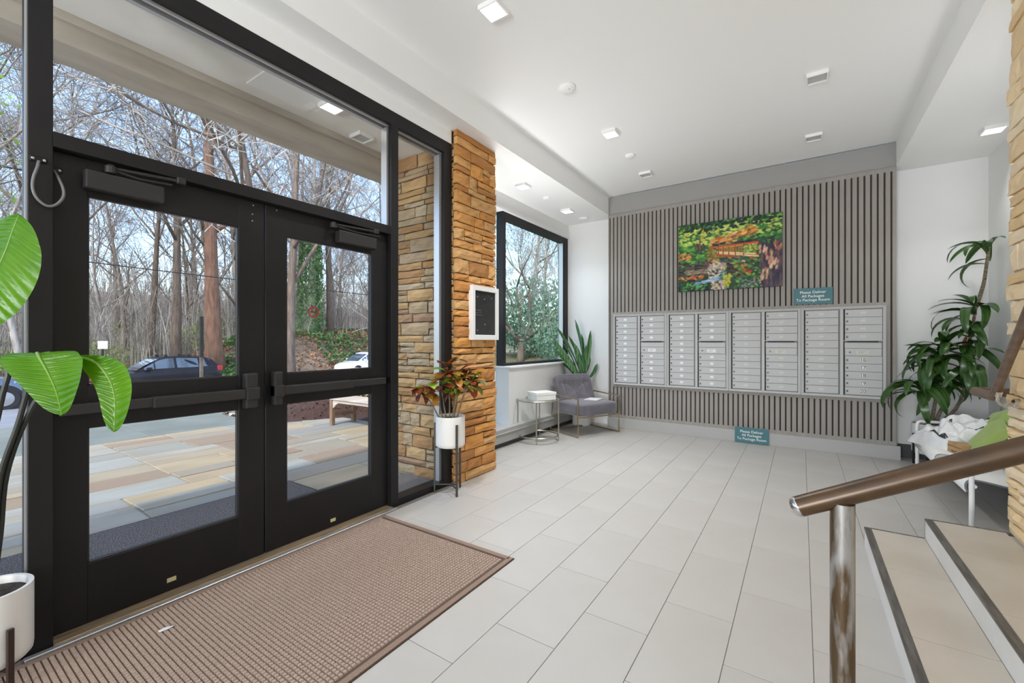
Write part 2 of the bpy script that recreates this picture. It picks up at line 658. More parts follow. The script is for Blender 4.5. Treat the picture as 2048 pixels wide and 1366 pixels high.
# ------------------------------------------------------------------ stairs
stt = struct('stairs')
B('stair_core', M_riser, .348, 2.2, .3, 3.61, .0, .105, stt)
B('stair_core', M_riser, .638, 2.2, .3, 3.61, .105, .225, stt)
for xr, za, zb in ((.34, .0, .113), (.63, .12, .233)):
    ys = [.3, .93, 1.55, 2.17, 2.79, 3.41, 3.62] if xr < .5 else [.3, .6, 1.22, 1.84, 2.46, 3.08, 3.62]
    for a, b in zip(ys[:-1], ys[1:]):
        B('riser_tile', M_riser, xr, xr + .009, a + .001, b - .001, za, zb, stt)
for za, x0, x1, ys in ((.12, .375, .629, [.3, 1.15, 1.77, 2.385, 3.032, 3.612]), (.24, .665, .968, [.3, 1.3, 1.92, 2.53, 3.155, 3.612])):
    for a, b in zip(ys[:-1], ys[1:]):
        B('tread_tile', M_tread, x0 + .001, x1, a + .0018, b - .0018, za - .012, za, stt, bevel=.0012)
    B('nosing', M_nosing, x0 - .037, x0, .3, 3.618, za - .008, za + .0015, stt, bevel=.0015)
    B('edge_trim', M_nosing, x0 - .035, x1 + (0 if za < .2 else .05), 3.613, 3.622, 0, za + .002, stt)
B('tread_tile', M_tread, .97, 2.2, .3, .89, .228, .24, stt)

# ------------------------------------------------------------------ storefront frame (trim_1)
tf = struct('trim_1')
FX0, FX1 = -2.83, -2.71
B('post', M_bronze, FX0, FX1, .375, .45, 0, 3.06, tf, bevel=.002)
B('mullion', M_bronze, FX0, FX1, 2.318, 2.392, 0, 3.06, tf, bevel=.002)
B('jamb', M_bronze, FX0, FX1, 2.93, 3.03, 0, 3.06, tf, bevel=.002)
B('post', M_bronze, FX0, FX1, -1.45, -1.38, 0, 3.06, tf, bevel=.002)
B('header', M_bronze, FX0, FX1, -3.2, 3.03, 3.06, 3.17, tf, bevel=.002)
B('header_stop', M_alu, FX1 - .045, FX1 - .03, -3.2, 2.95, 3.045, 3.061, tf)
B('header_stop', M_alu, FX0 + .02, FX1 - .07, -3.2, 2.95, 3.035, 3.061, tf)
B('transom_bar', M_bronze, FX0, FX1, .45, 2.318, 2.182, 2.248, tf, bevel=.002)
B('sill', M_bronze, FX0, FX1, 2.392, 2.93, 0, .055, tf, bevel=.002)
B('sill', M_bronze, FX0, FX1, -1.38, .375, 0, .06, tf, bevel=.002)
B('sill', M_bronze, FX0, FX1, -3.2, -1.45, 0, .06, tf, bevel=.002)
for y0, y1, z0, z1 in ((2.392, 2.405, .055, 3.04), (2.9, 2.93, .055, 3.04)):
    B('glazing_stop', M_alu, FX0 + .02, FX1 - .035, y0, y1, z0, z1, tf)
B('glazing_stop', M_alu, FX1 - .022, FX1 - .015, .368, .3755, .06, 3.04, tf)
B('glazing_stop', M_alu, FX0 + .02, FX1 - .035, 2.30, 2.318, 2.25, 3.04, tf)
w1 = struct('window_1')
B('pane', M_glass, -2.783, -2.777, .45, 2.31, 2.245, 3.05, w1)
w2 = struct('window_2')
B('pane', M_glass, -2.783, -2.777, 2.395, 2.925, .05, 3.05, w2)
w3 = struct('window_3')
B('pane', M_glass, -2.783, -2.777, -1.385, .37, .055, 3.05, w3)
B('pane', M_glass, -2.783, -2.777, -3.2, -1.445, .055, 3.05, w3)
ts = struct('trim_2')
M_thresh = mat('worn_threshold', rgb(150, 128, 100), rgb(110, 98, 82), rough=.5, metal=.3, scale=14, stretch=(6, .5, 1))
B('threshold', M_thresh, -2.86, -2.685, .45, 2.318, 0, .018, ts, bevel=.003)
B('threshold_lip', M_alu, -2.69, -2.66, .36, 2.34, 0, .012, ts, bevel=.003)

# ------------------------------------------------------------------ doors
DX0, DX1 = -2.805, -2.76
M_sticker = mat('inspection_tag', rgb(196, 186, 140), rough=.5)


def door(name, y0, y1, g0, g1, bar):
    d = struct(name, (DX0, (y0 + y1) / 2, 0))
    B('stile', M_bronze, DX0, DX1, y0, g0, .02, 2.178, d, bevel=.002)
    B('stile', M_bronze, DX0, DX1, g1, y1, .02, 2.178, d, bevel=.002)
    for a, b in ((.02, .295), (.93, 1.125), (2.008, 2.178)):
        B('rail', M_bronze, DX0, DX1, g0 - .001, g1 + .001, a, b, d, bevel=.0015)
    for a, b in ((.295, .93), (1.125, 2.008)):
        B('pane', M_glass, -2.786, -2.78, g0 - .005, g1 + .005, a - .005, b + .005, d)
        m = MB()
        t = .006
        m.box(-2.779, DX1 - .004, g0, g0 + t, a, b).box(-2.779, DX1 - .004, g1 - t, g1, a, b)
        m.box(-2.779, DX1 - .004, g0, g1, a, a + t).box(-2.779, DX1 - .004, g0, g1, b - t, b)
        m.build('glazing_bead', M_bronze2, d)
    return d


def panic(d, ye0, ye1, pa, pb, ra, rb):
    p = MB().box(-2.76, -2.70, min(pa, pb), max(pa, pb), .993, 1.05).build('push_bar', M_bronze2, d, bevel=.006, seg=2)
    m = MB().box(-2.76, -2.712, min(ra, rb), max(ra, rb), .998, 1.046).build('bar_rail', M_bronze2, p, bevel=.003)
    e = MB().box(-2.76, -2.695, ye0, ye1, .985, 1.058)
    e.build('latch_cover', M_bronze2, p, bevel=.006, seg=2)
    MB().box(-2.76, -2.705, ye0, ye1 - .006, .932, 1.142).build('latch_case', M_bronze2, p, bevel=.008, seg=2)


def closer(d, b0, b1, pv, fx):
    c = MB().box(-2.76, -2.700, b0, b1, 2.034, 2.118).build('closer_body', M_bronze2, d, bevel=.006, seg=2)
    MB().tube([(-2.715, pv, 2.150), (-2.70, fx, 2.168)], .008, 8).build('closer_arm', M_bronze2, c)
    MB().box(-2.715, -2.69, fx - .02, fx + .02, 2.153, 2.188).build('arm_shoe', M_bronze2, c, bevel=.004)
    MB().lathe([(.022, 0), (.022, .03), (.012, .04)], (-2.715, pv, 2.125), 12).build('closer_spindle', M_bronze2, c)
    MB().tube([(-2.712, pv, 2.142), (-2.705, (pv + b1) / 2, 2.128), (-2.703, b1 + .03, 2.138)], .006, 6).build('closer_link', M_bronze2, c)


d1 = door('door_1', .452, 1.364, .57, 1.219, 1)
panic(d1, 1.236, 1.312, .80, 1.236, .47, .81)
closer(d1, .55, .845, .64, .915)
d2 = door('door_2', 1.372, 2.314, 1.505, 2.169, -1)
panic(d2, 1.401, 1.46, 1.46, 1.968, 1.96, 2.27)
closer(d2, 1.852, 2.171, 1.81, 2.165)
for d, y, z in ((d1, .892, .075), (d2, 1.837, .064)):
    B('inspection_tag', M_sticker, -2.7605, -2.7585, y - .02, y + .02, z - .01, z + .012, d)
m = MB()
for y, z in ((1.295, 2.10), (1.295, 2.06), (1.30, 2.155), (1.44, 2.16)):
    m.lathe([(.004, 0), (.004, .003)], (0, 0, 0), 8)
    k = len(m.v) - 16
    for i in range(k, len(m.v)):
        x, yy, zz = m.v[i]
        m.v[i] = (-2.7615 + zz, y + yy, z + x)
tag(m.build('screw_heads', M_alu, d1), kind='stuff')
# red round no-smoking decal on the right leaf
M_red = mat('decal_red', rgb(150, 44, 40), rough=.5)
dc = MB()
dc.grid(lambda u, v: (-2.776, 1.7 + (.03 + .009 * v) * math.cos(2 * PI * u), 1.532 + (.03 + .009 * v) * math.sin(2 * PI * u)), 32, 1)
dco = dc.build('no_smoking_decal', M_red, d2, fixn=False)
MB().obox((-2.7765, 1.7, 1.532), (.0006, .031, .004), Euler((math.radians(-45), 0, 0)).to_matrix()).build('slash', M_red, dco)
MB().box(-2.777, -2.7763, 1.68, 1.715, 1.527, 1.536).build('cigarette', mat('decal_dark', rgb(60, 30, 30)), dco)

# flexible cable loop from post to door
cl = thing('door_cable', (-2.71, .43, 1.92), 'grey flexible cable loop between the door post and left door top corner', 'cable')
pts = [(-2.705, .406, 2.10), (-2.69, .400, 2.07), (-2.685, .388, 2.02), (-2.685, .386, 1.975), (-2.685, .397, 1.937), (-2.685, .424, 1.912), (-2.685, .451, 1.92), (-2.69, .474, 1.955), (-2.70, .480, 1.995), (-2.72, .468, 2.05), (-2.745, .458, 2.085)]


def smooth_pts(p, k=4):
    p = [Vector(q) for q in p]
    out = []
    for i in range(len(p) - 1):
        a, b, c, d = p[max(0, i - 1)], p[i], p[i + 1], p[min(len(p) - 1, i + 2)]
        for t in range(k):
            t /= k
            out.append(.5 * ((2 * b) + (c - a) * t + (2 * a - 5 * b + 4 * c - d) * t * t + (3 * b - a - 3 * c + d) * t ** 3))
    out.append(p[-1])
    return out


MB().tube(smooth_pts(pts), .0055, 8).build('cable', mat('cable_grey', rgb(120, 118, 116), rough=.4, metal=.3), cl, smooth=True)
for x, y, z in ((-2.711, .406, 2.108), (-2.7595, .460, 2.093)):
    pl = B('cable_plate', M_bronze, x, x + .008, y - .026, y + .026, z - .012, z + .012, cl, bevel=.003)
    for s in (-1, 1):
        B('plate_screw', M_alu, x + .006, x + .0105, y + s * .017 - .005, y + s * .017 + .005, z - .005, z + .005, pl, bevel=.002)

# ================================================================== CEILING FIXTURES
M_lens_on = emit_mat('lit_lens', (1, .98, .95, 1), 2.2)
M_lens_mid = emit_mat('dim_lens', (1, .99, .97, 1), .8)
M_lens_off = mat('unlit_lens', rgb(186, 186, 184), rough=.5)
M_trimw = mat('fixture_white', rgb(240, 240, 238), rough=.5)
HS = .076


def ring_mesh():
    m = MB()
    t = .010
    m.box(-HS, HS, -HS, -HS + t, -.03, 0).box(-HS, HS, HS - t, HS, -.03, 0)
    m.box(-HS, -HS + t, -HS + t, HS - t, -.03, 0).box(HS - t, HS, -HS + t, HS - t, -.03, 0)
    return m.mesh('light_housing', M_trimw)


RING = ring_mesh()
LENS = {k: MB().box(-HS + .0105, HS - .0105, -HS + .0105, HS - .0105, -zz, -zz + .004).mesh('lens', mm)
        for k, mm, zz in (('on', M_lens_on, .031), ('mid', M_lens_mid, .028), ('off', M_lens_off, .018))}


def fixture(x, y, z, kind, label, watts=0, group=None):
    t = thing('ceiling_light', (x, y, z), label, 'ceiling light', group)
    inst(RING, 'light_housing', (x, y, z), t)
    inst(LENS[kind], 'lens', (x, y, z), t)
    if watts:
        lamp('ceiling_lamp', 'AREA', (x, y, z - .045), watts, (.98, .985, 1), .14, aim=(0, 0, -1)).data.spread = math.radians(105)
    return t


fixture(-1.725, 2.35, 3.58, 'on', 'brightly lit square ceiling light nearest the front doors', 18)
fixture(-1.705, 4.45, 3.58, 'mid', 'square ceiling light with pale lens between the two smoke detectors', 22)
fixture(-1.727, 5.80, 3.58, 'off', 'square ceiling fixture with grey lens nearest the slat wall, above the painting', 0)
fixture(.11, 4.48, 3.58, 'off', 'larger looking grey square ceiling fixture of the pair near the right soffit', 0)
fixture(.11, 5.77, 3.58, 'off', 'grey square ceiling fixture of the pair near the soffit, closer to the slat wall', 0)
fixture(-2.915, 4.60, 3.302, 'on', 'lit square light in the window alcove ceiling beside the stone pier', 8)
fixture(-2.915, 5.84, 3.302, 'on', 'lit square light in the window alcove ceiling close to the white wall', 5)
fixture(1.47, 5.78, 3.30, 'on', 'lit square light in the low right soffit above the dracaena', 4)


def detector(x, y, z, r, label):
    t = MB().lathe([(r, 0), (r, -.012), (r * .86, -.024), (r * .5, -.03)], (x, y, z), 28).build('smoke_detector', M_trimw, smooth=True)
    tag(t, label, 'smoke detector')
    MB().lathe([(.006, 0), (.006, -.004)], (x + r * .4, y - r * .2, z - .026), 8).build('indicator', M_lens_off, t)


detector(-1.725, 3.45, 3.58, .075, 'large round white smoke detector on the ceiling, the one nearest the doors')
detector(-1.72, 5.13, 3.58, .06, 'round white smoke detector on the ceiling between two square fixtures')
detector(-2.905, 5.18, 3.302, .055, 'small white smoke detector between the two alcove lights')
detector(-2.9, 6.38, 3.302, .075, 'white round detector on the alcove ceiling by the white wall')

# ================================================================== MAILBOXES
UW = .803
DH, DW = .0885, .327
door_me = MB().box(0, DW - .004, 0, .012, 0, DH - .002).mesh('mailbox_door', M_mail, bevel=.002)
lock_me = MB().lathe([(.009, 0), (.009, .006), (.006, .008)], (0, 0, 0), 10).mesh('lock', mat('lock_metal', rgb(96, 94, 92), rough=.35, metal=.7))
plate_me = {0: MB().box(-.021, .021, -.001, 0, -.0155, .0155).mesh('number_plate', M_label), 1: MB().box(-.021, .021, -.001, 0, -.0155, .0155).mesh('number_plate', M_labelg)}
names = ['leftmost mailbox cabinet, directly above the grey armchair', 'second mailbox cabinet from the left, below the painting',
         'third mailbox cabinet from the left, with one open black lock hole', 'rightmost mailbox cabinet, with bold black numbers 16 to 20']
rm = random.Random(5)
for ui in range(4):
    x0 = -2.415 + UW * ui
    x1 = x0 + UW
    z0, z1 = .672, 1.74
    t = thing('mailbox_cabinet', ((x0 + x1) / 2, 6.42, z0), names[ui], 'mailbox', 'wall of aluminium mailboxes')
    B('cabinet_back', M_mailback, x0 + .01, x1 - .01, 6.418, 6.445, z0 + .01, z1 - .01, t)
    for hx in (x0 + .031, x0 + .4165):
        B('hinge_gap', M_maildark, hx, hx + .013, 6.412, 6.42, z0 + .03, z1 - .03, t)
    fr = MB()
    for a, b, c, d in ((x0, x0 + .03, z0, z1), (x1 - .03, x1, z0, z1), (x0 + .03, x1 - .03, z0, z0 + .028), (x0 + .03, x1 - .03, z1 - .028, z1), (x0 + .384, x0 + .416, z0 + .028, z1 - .028)):
        fr.box(a, b, 6.402, 6.44, c, d)
    f = fr.build('cabinet_frame', M_mail, t, bevel=.003)
    B('frame_bead', M_mail, x0 + .002, x1 - .002, 6.394, 6.403, z1 - .014, z1 - .001, t, bevel=.003)
    B('frame_bead', M_mail, x0 + .002, x1 - .002, 6.394, 6.403, z0 + .001, z0 + .014, t, bevel=.003)
    B('frame_bead', M_mail, x0 + .002, x0 + .012, 6.394, 6.403, z0 + .014, z1 - .014, t, bevel=.003)
    B('frame_bead', M_mail, x1 - .012, x1 - .002, 6.394, 6.403, z0 + .014, z1 - .014, t, bevel=.003)
    zt = z1 - .036
    for ci, cx in enumerate((x0 + .036, x0 + .422)):
        rows = range(11)
        for r in rows:
            zb = zt - (r + 1) * .0905
            w = DW if ci == 0 else DW + .014
            if ci == 1 and r == 4:
                B('outgoing_slot', M_mail, cx + .006, cx + w, 6.408, 6.425, zb, zb + .066, t, bevel=.002)
                B('slot_lip', M_mail, cx - .004, cx + w + .012, 6.396, 6.418, zb + .084, zb + .094, t, bevel=.003)
                B('slot_opening', M_ink, cx + .03, cx + w - .03, 6.4035, 6.415, zb + .070, zb + .083, t)
                continue
            if ci == 1 and r == 5:
                d = B('carrier_door', M_mail, cx + .008, cx + w, 6.4055, 6.418, zb + .002, zb + DH - .002, t, bevel=.002)
                B('notice_label', M_label if ui < 2 else mat('aged_label', rgb(214, 210, 198), rgb(190, 186, 176), scale=90), cx + .115, cx + .225, 6.4045, 6.406, zb + .02, zb + .066, d)
                m2 = MB()
                for q in range(3):
                    m2.box(cx + .135, cx + .2 - .012 * q, 6.404, 6.4046, zb + .054 - .012 * q, zb + .057 - .012 * q)
                tag(m2.build('notice_print', M_inkgrey, d), kind='stuff')
                inst(lock_me, 'lock', (cx + .055, 6.4055, zb + .043), d, (PI2, 0, 0))
                continue
            dx = cx + .010
            dob = inst(door_me, 'mailbox_door', (dx, 6.4055, zb + .002), t, None, (1 if ci == 0 else 1.04, 1, 1))
            inst(lock_me, 'lock', (dx + .018, 6.4058, zb + .042), dob, (PI2, 0, 0), (1.0, 1.3, 1))
            if ui == 3 and ci == 1 and r >= 6:
                inst(plate_me[0], 'number_plate', (dx + .158, 6.4058, zb + .045), dob)
                text('number', str(10 + r), M_ink, (dx + .158, 6.4045, zb + .045), (PI2, 0, 0), .05, dob)
            else:
                inst(plate_me[0 if ui < 2 else 1], 'number_plate', (dx + .158 if ui else dx + .145, 6.4058, zb + .047), dob)
                if ui >= 2:
                    m2 = MB().box(dx + .141, dx + .175, 6.4044, 6.4048, zb + .036, zb + .038).box(dx + .141, dx + .175, 6.4044, 6.4048, zb + .055, zb + .057)
                    m2.build('plate_edge', M_inkgrey, dob)

# ================================================================== PAINTING
def painted(W, H):
    r = np.random.RandomState(7)
    img = np.zeros((H, W, 3))
    img[:] = (38, 66, 40)
    yy, xx = np.mgrid[0:H, 0:W]
    X, Y = xx / W, yy / H

    def st(n, u0, u1, t0, t1, cols, sx, sy, ang=0, op=.85, spread=.4):
        for _ in range(int(n * 1.9)):
            u, t = r.uniform(u0, u1), r.uniform(t0, t1)
            blob(u, t, sx * r.uniform(.35, 1.15), sy * r.uniform(.35, 1.15), ang + r.normal() * spread, cols[r.randint(len(cols))], op)

    def blob(u, t, sx, sy, a, c, op=.9):
        R = max(sx, sy) * 1.6
        i0, i1 = max(0, int((u - R) * W)), min(W, int((u + R) * W) + 1)
        j0, j1 = max(0, int((t - R * 1.3) * H)), min(H, int((t + R * 1.3) * H) + 1)
        if i1 <= i0 or j1 <= j0:
            return
        dx = X[j0:j1, i0:i1] - u
        dy = (Y[j0:j1, i0:i1] - t) * H / W
        p = (dx * math.cos(a) + dy * math.sin(a)) / sx
        q = (-dx * math.sin(a) + dy * math.cos(a)) / sy
        w = np.clip(1.6 - (p * p + q * q) * 1.4, 0, 1)[..., None] * op
        cc = np.array(c) + r.normal(size=3) * 7
        img[j0:j1, i0:i1] = img[j0:j1, i0:i1] * (1 - w) + cc * w

    def line(u0, t0, u1, t1, wd, c, n=40, op=.9):
        for k in range(n):
            f = k / (n - 1)
            blob(u0 + (u1 - u0) * f, t0 + (t1 - t0) * f, wd * 1.6, wd, math.atan2((t1 - t0) * H, (u1 - u0) * W), c, op)
    G = [(46, 92, 48), (70, 128, 58), (96, 158, 66), (60, 110, 60), (30, 62, 44), (120, 176, 78)]
    Yl = [(196, 208, 96), (222, 220, 120), (168, 190, 80), (206, 198, 84)]
    st(520, -.02, 1.02, -.02, .5, G, .035, .018)
    st(90, .02, .6, .08, .34, Yl, .03, .014)
    st(40, .55, 1, .02, .25, Yl, .03, .012)
    st(60, 0, 1, 0, .12, [(20, 44, 34), (34, 60, 44), (24, 40, 40)], .03, .016)
    st(200, 0, .5, .35, .62, G, .03, .018)
    for _ in range(90):
        f = r.uniform(0, 1)
        blob(.34 + .42 * f, .345 - .17 * f + r.normal() * .035, .035, .014, -.35, [(200, 122, 52), (220, 160, 84), (170, 96, 50), (232, 190, 112), (130, 84, 52)][r.randint(5)])
    st(40, .36, .8, .33, .41, [(34, 34, 44), (52, 46, 54), (30, 40, 40), (66, 60, 70)], .04, .012, 0)
    st(22, .18, .28, .32, .42, [(88, 74, 62), (60, 56, 50)], .012, .03)
    line(.225, .22, .23, .38, .008, (110, 92, 76))
    st(40, .30, .8, .42, .58, [(150, 106, 54), (120, 88, 44), (176, 130, 64)], .03, .02)
    for f in np.linspace(0, 1, 26):
        u = .42 + .34 * f
        line(u, .40 + .03 * f, u, .47 + .1 * f, .006, (132, 92, 46) if int(f * 26) % 2 else (168, 128, 66), 8, .7)
    line(.41, .455, .76, .53, .008, (236, 206, 160))
    line(.42, .475, .78, .565, .010, (232, 190, 140))
    line(.41, .50, .76, .60, .012, (170, 82, 38))
    line(.40, .385, .78, .375, .012, (196, 92, 44))
    line(.40, .40, .78, .392, .006, (226, 146, 84))
    for u, a, b in ((.415, .39, .49), (.46, .39, .52), (.515, .39, .54), (.578, .39, .57), (.655, .385, .6)):
        line(u, a, u, b, .007, (156, 84, 40), 14)
    st(40, .66, .78, .40, .5, [(110, 150, 64), (190, 196, 90), (60, 90, 44)], .016, .014)
    st(60, .33, .66, .56, .70, [(176, 148, 96), (200, 168, 110), (140, 116, 76), (214, 188, 140)], .04, .012, .1)
    st(26, .44, .7, .56, .62, [(58, 74, 66), (80, 92, 80), (44, 58, 52)], .04, .012, .3)
    st(14, 0, .13, .43, .53, [(200, 112, 58), (176, 90, 50), (222, 146, 86)], .028, .014, -.2)
    st(50, 0, .34, .58, .78, [(46, 44, 52), (30, 34, 42), (84, 78, 80), (110, 70, 70)], .04, .014)
    st(36, .08, .32, .69, .75, [(170, 150, 116), (140, 126, 104), (120, 110, 96)], .04, .009, -.15)
    st(16, .0, .16, .78, .86, [(206, 134, 86), (222, 146, 82), (170, 92, 50)], .03, .012)
    st(18, .16, .26, .78, .86, [(214, 90, 50), (232, 176, 60), (190, 100, 84)], .02, .01)
    st(70, 0, .35, .84, 1.0, [(16, 30, 40), (28, 58, 48), (22, 44, 30), (40, 84, 52)], .03, .02)
    st(24, .05, .3, .86, 1.0, [(70, 140, 62), (100, 170, 80)], .012, .02, 1.4)
    st(60, .31, .48, .62, .88, [(206, 180, 168), (176, 158, 156), (226, 206, 190), (150, 140, 140)], .022, .014, .3)
    st(30, .35, .48, .86, 1.0, [(206, 176, 150), (224, 206, 196), (120, 116, 120)], .024, .018)
    for k in range(60):
        f = r.uniform(0, 1)
        blob(.18 + .3 * f, .90 - .08 * f + r.normal() * .012, .03, .007, -.2, [(150, 186, 214), (190, 214, 230), (96, 140, 170)][r.randint(3)], .8)
    st(30, .43, .56, .72, .86, [(90, 160, 150), (70, 120, 110), (50, 84, 70)], .02, .014)
    st(70, .5, .8, .64, .82, [(60, 40, 34), (40, 60, 44), (90, 50, 36), (44, 40, 36)], .03, .014)
    st(40, .56, .72, .66, .80, [(204, 84, 38), (184, 66, 34), (222, 112, 54)], .02, .01)
    st(70, .56, .84, .58, 1.0, G, .022, .016)
    st(20, .46, .53, .80, .95, [(196, 190, 62), (160, 170, 56)], .014, .024)
    st(30, .62, .82, .86, 1.0, [(120, 130, 126), (70, 80, 84), (160, 160, 150), (50, 96, 66)], .022, .012)
    # big tree trunk on the right
    wl = np.clip((X - (.79 + .05 * np.clip(Y - .5, 0, 1))) * 60, 0, 1) * np.clip((Y - .36) * 14, 0, 1)
    img[:] = img * (1 - wl[..., None]) + np.array((66, 54, 68)) * wl[..., None]
    for _ in range(110):
        u, t = r.uniform(.82, 1.0), r.uniform(.4, 1.0)
        blob(u, t, .012, .05, 0, [(52, 42, 58), (84, 66, 74), (44, 40, 60), (96, 78, 84)][r.randint(4)], .8)
    for _ in range(46):
        t = r.uniform(.44, .92)
        u = .865 + .05 * math.sin(t * 12) + r.normal() * .025
        blob(u, t, .012, .028, .2, [(206, 158, 128), (176, 126, 108), (224, 184, 150)][r.randint(3)], .8)
    st(10, .93, 1.0, .38, .5, [(214, 128, 84), (150, 96, 84)], .014, .02)
    return np.clip(img, 0, 255)


def paint_object():
    W, H = 270, 202
    im = painted(W, H)
    x0, x1, z0, z1, y = -1.449, -.2, 2.03, 2.965, 6.398
    t = thing('canvas_painting', ((x0 + x1) / 2, 6.42, z0), 'unframed canvas painting of a wooden footbridge in a green forest', 'painting')
    B('canvas_edge', mat('canvas_edge', rgb(44, 38, 36), rough=.8), x0, x1, y + .0005, 6.4375, z0, z1, t)
    m = MB().grid(lambda u, v: (x0 + (x1 - x0) * u, y, z1 + (z0 - z1) * v), W, H)
    o = m.build('painted_face', None, t, fixn=False)
    me = o.data
    at = me.color_attributes.new('paint', 'FLOAT_COLOR', 'CORNER')
    lv = np.empty(len(me.loops), dtype=np.int32)
    me.loops.foreach_get('vertex_index', lv)
    c = im / 255.0
    c = np.where(c <= .04045, c / 12.92, ((c + .055) / 1.055) ** 2.4)
    big = np.zeros((H + 1, W + 1, 4))
    big[:H, :W, :3] = c
    big[H, :W, :3] = c[-1]
    big[:, W] = big[:, W - 1]
    big[..., 3] = 1
    at.data.foreach_set('color', big.reshape(-1, 4)[lv].ravel())
    nt = NT('oil_paint')
    a = nt.n('ShaderNodeAttribute', attribute_name='paint')
    nt.l(a.outputs[0], nt.b.inputs['Base Color'])
    nt.b.inputs['Roughness'].default_value = .5
    nt.b.inputs['Specular IOR Level'].default_value = .3
    me.materials.append(nt.m)


paint_object()

# ================================================================== SIGNS AND NOTICE BOARD
WORDS = 'Please Deliver\nAll Packages\nTo Package Room'


def sign(x0, x1, z0, z1, y, label, lean=0):
    t = thing('notice_sign', ((x0 + x1) / 2, y, z0), label, 'sign')
    b = B('sign_panel', M_teal, x0, x1, y - .004, y, z0, z1, t, bevel=.001)
    text('lettering', WORDS, M_letter, ((x0 + x1) / 2, y - .0046, (z0 + z1) / 2), (PI2, 0, 0), .046, t, ext=.0004, spacing=1.02)
    if lean:
        t.rotation_euler = (lean, 0, 0)


sign(-.083, .312, 1.785, 1.985, 6.432, 'teal package sign standing on top of the mailboxes, white lettering')
sign(-.735, -.345, .004, .202, 6.404, 'teal package sign leaning on the baseboard at floor level', 0)

nb = thing('notice_board', (-2.62, 3.42, 1.345), 'white framed glass notice board with black felt on the stone pier', 'notice board')
nx = -2.60
B('felt_back', mat('black_felt', rgb(44, 45, 46), rgb(36, 36, 37), rough=.95, stretch=(1, 1, 60), scale=3), -2.65, nx - .018, 3.22, 3.62, 1.36, 1.86, nb)
for a, b, c, d in ((3.205, 3.25, 1.345, 1.872), (3.59, 3.635, 1.345, 1.872), (3.25, 3.59, 1.345, 1.395), (3.25, 3.59, 1.825, 1.872)):
    B('frame_side', M_white, -2.65, nx, a, b, c, d, nb, bevel=.003)
B('glass_front', M_glass, nx - .01, nx - .007, 3.25, 3.59, 1.395, 1.825, nb)
for y, z in ((3.30, 1.765), (3.41, 1.75), (3.53, 1.765), (3.30, 1.44), (3.42, 1.50)):
    MB().lathe([(.0035, 0), (.0035, .004), (.001, .006)], (0, 0, 0), 8).build('push_pin', M_white, nb, origin=(0, 0, 0)).matrix_basis = Matrix.Translation(Vector((nx - .018, y, z)) - WORLD[nb.name]) @ Matrix.Rotation(PI2, 4, 'Y')
m2 = MB()
for k, (a, b) in enumerate(((3.27, 3.36), (3.27, 3.31), (3.33, 3.36), (3.27, 3.38))):
    z = 1.635 - .016 * [0, 1.6, 1.2, 3][k]
    m2.box(nx - .0185, nx - .0172, a, b, z, z + .004)
tag(m2.build('faint_lettering', mat('faded_letters', rgb(110, 110, 110)), nb), kind='stuff')

# ================================================================== FLOOR MATS
M_mat = mat('brown_mat', rgb(152, 130, 114), rgb(122, 100, 86), rough=.95, scale=200, lo=.3, hi=.7)
M_mattop = mat('brown_mat_nubs', rgb(178, 157, 142), rgb(150, 129, 114), rough=.95, scale=160, lo=.3, hi=.7)
M_matrub = mat('mat_rubber_edge', rgb(58, 44, 38), rough=.8)
mt = thing('entrance_mat', (-2.05, 1.2, 0), 'large brown waffle textured entrance mat inside the double doors', 'mat')
mx0, mx1, my0, my1 = -2.652, -1.456, .05, 2.2
B('rubber_base', M_matrub, mx0, mx1, my0, my1, .0005, .004, mt)
m = MB()
e = .03
m.box(mx0 + .006, mx0 + .006 + e, my0 + .006, my1 - .006, .004, .0085).box(mx1 - .006 - e, mx1 - .006, my0 + .006, my1 - .006, .004, .0085)
m.box(mx0 + e, mx1 - e, my1 - .006 - e, my1 - .006, .004, .0085).box(mx0 + e, mx1 - e, my0 + .006, my0 + .006 + e, .004, .0085)
m.build('mat_border', M_mat, mt)
B('mat_ground', mat('brown_mat_valley', rgb(88, 71, 61), rough=.98), mx0 + e, mx1 - e, my0 + e, my1 - e, .0035, .0055, mt)
m = MB()
P = .0205
ny, nxx = int((my1 - my0 - 2 * e - .02) / P), int((mx1 - mx0 - 2 * e - .02) / P)
rr = random.Random(3)
vs, fs = [], []
for j in range(ny):
    for i in range(nxx):
        cx, cy = mx0 + e + .007 + P * (i + .5), my0 + e + .010 + P * (j + .5)
        h = .0115 + rr.uniform(-.0006, .0006)
        k = len(vs)
        a, b = P * .43, P * .30
        vs += [(cx - a, cy - a, .005), (cx + a, cy - a, .005), (cx + a, cy + a, .005), (cx - a, cy + a, .005), (cx - b, cy - b, h), (cx + b, cy - b, h), (cx + b, cy + b, h), (cx - b, cy + b, h)]
        fs += [(k + 4, k + 5, k + 6, k + 7), (k, k + 1, k + 5, k + 4), (k + 1, k + 2, k + 6, k + 5), (k + 2, k + 3, k + 7, k + 6), (k + 3, k, k + 4, k + 7)]
m.add(vs, fs)
tag(m.build('mat_nubs', M_mattop, mt, fixn=False), kind='stuff')
sc_ = MB().grid(lambda u, v: (-2.425 + .016 * (v - .5) * 2 * math.sin(PI * min(1, u + .12)) + .012 * u, .735 + .07 * u, .0125 + .004 * math.sin(u * 3) * v), 8, 3)
sc_.add([(x, y, z - .0008) for x, y, z in sc_.v], [tuple(reversed(f)) for f in sc_.f])
tag(sc_.build('paper_scrap', M_label, fixn=False), 'small white paper scrap lying on the brown entrance mat', 'paper')

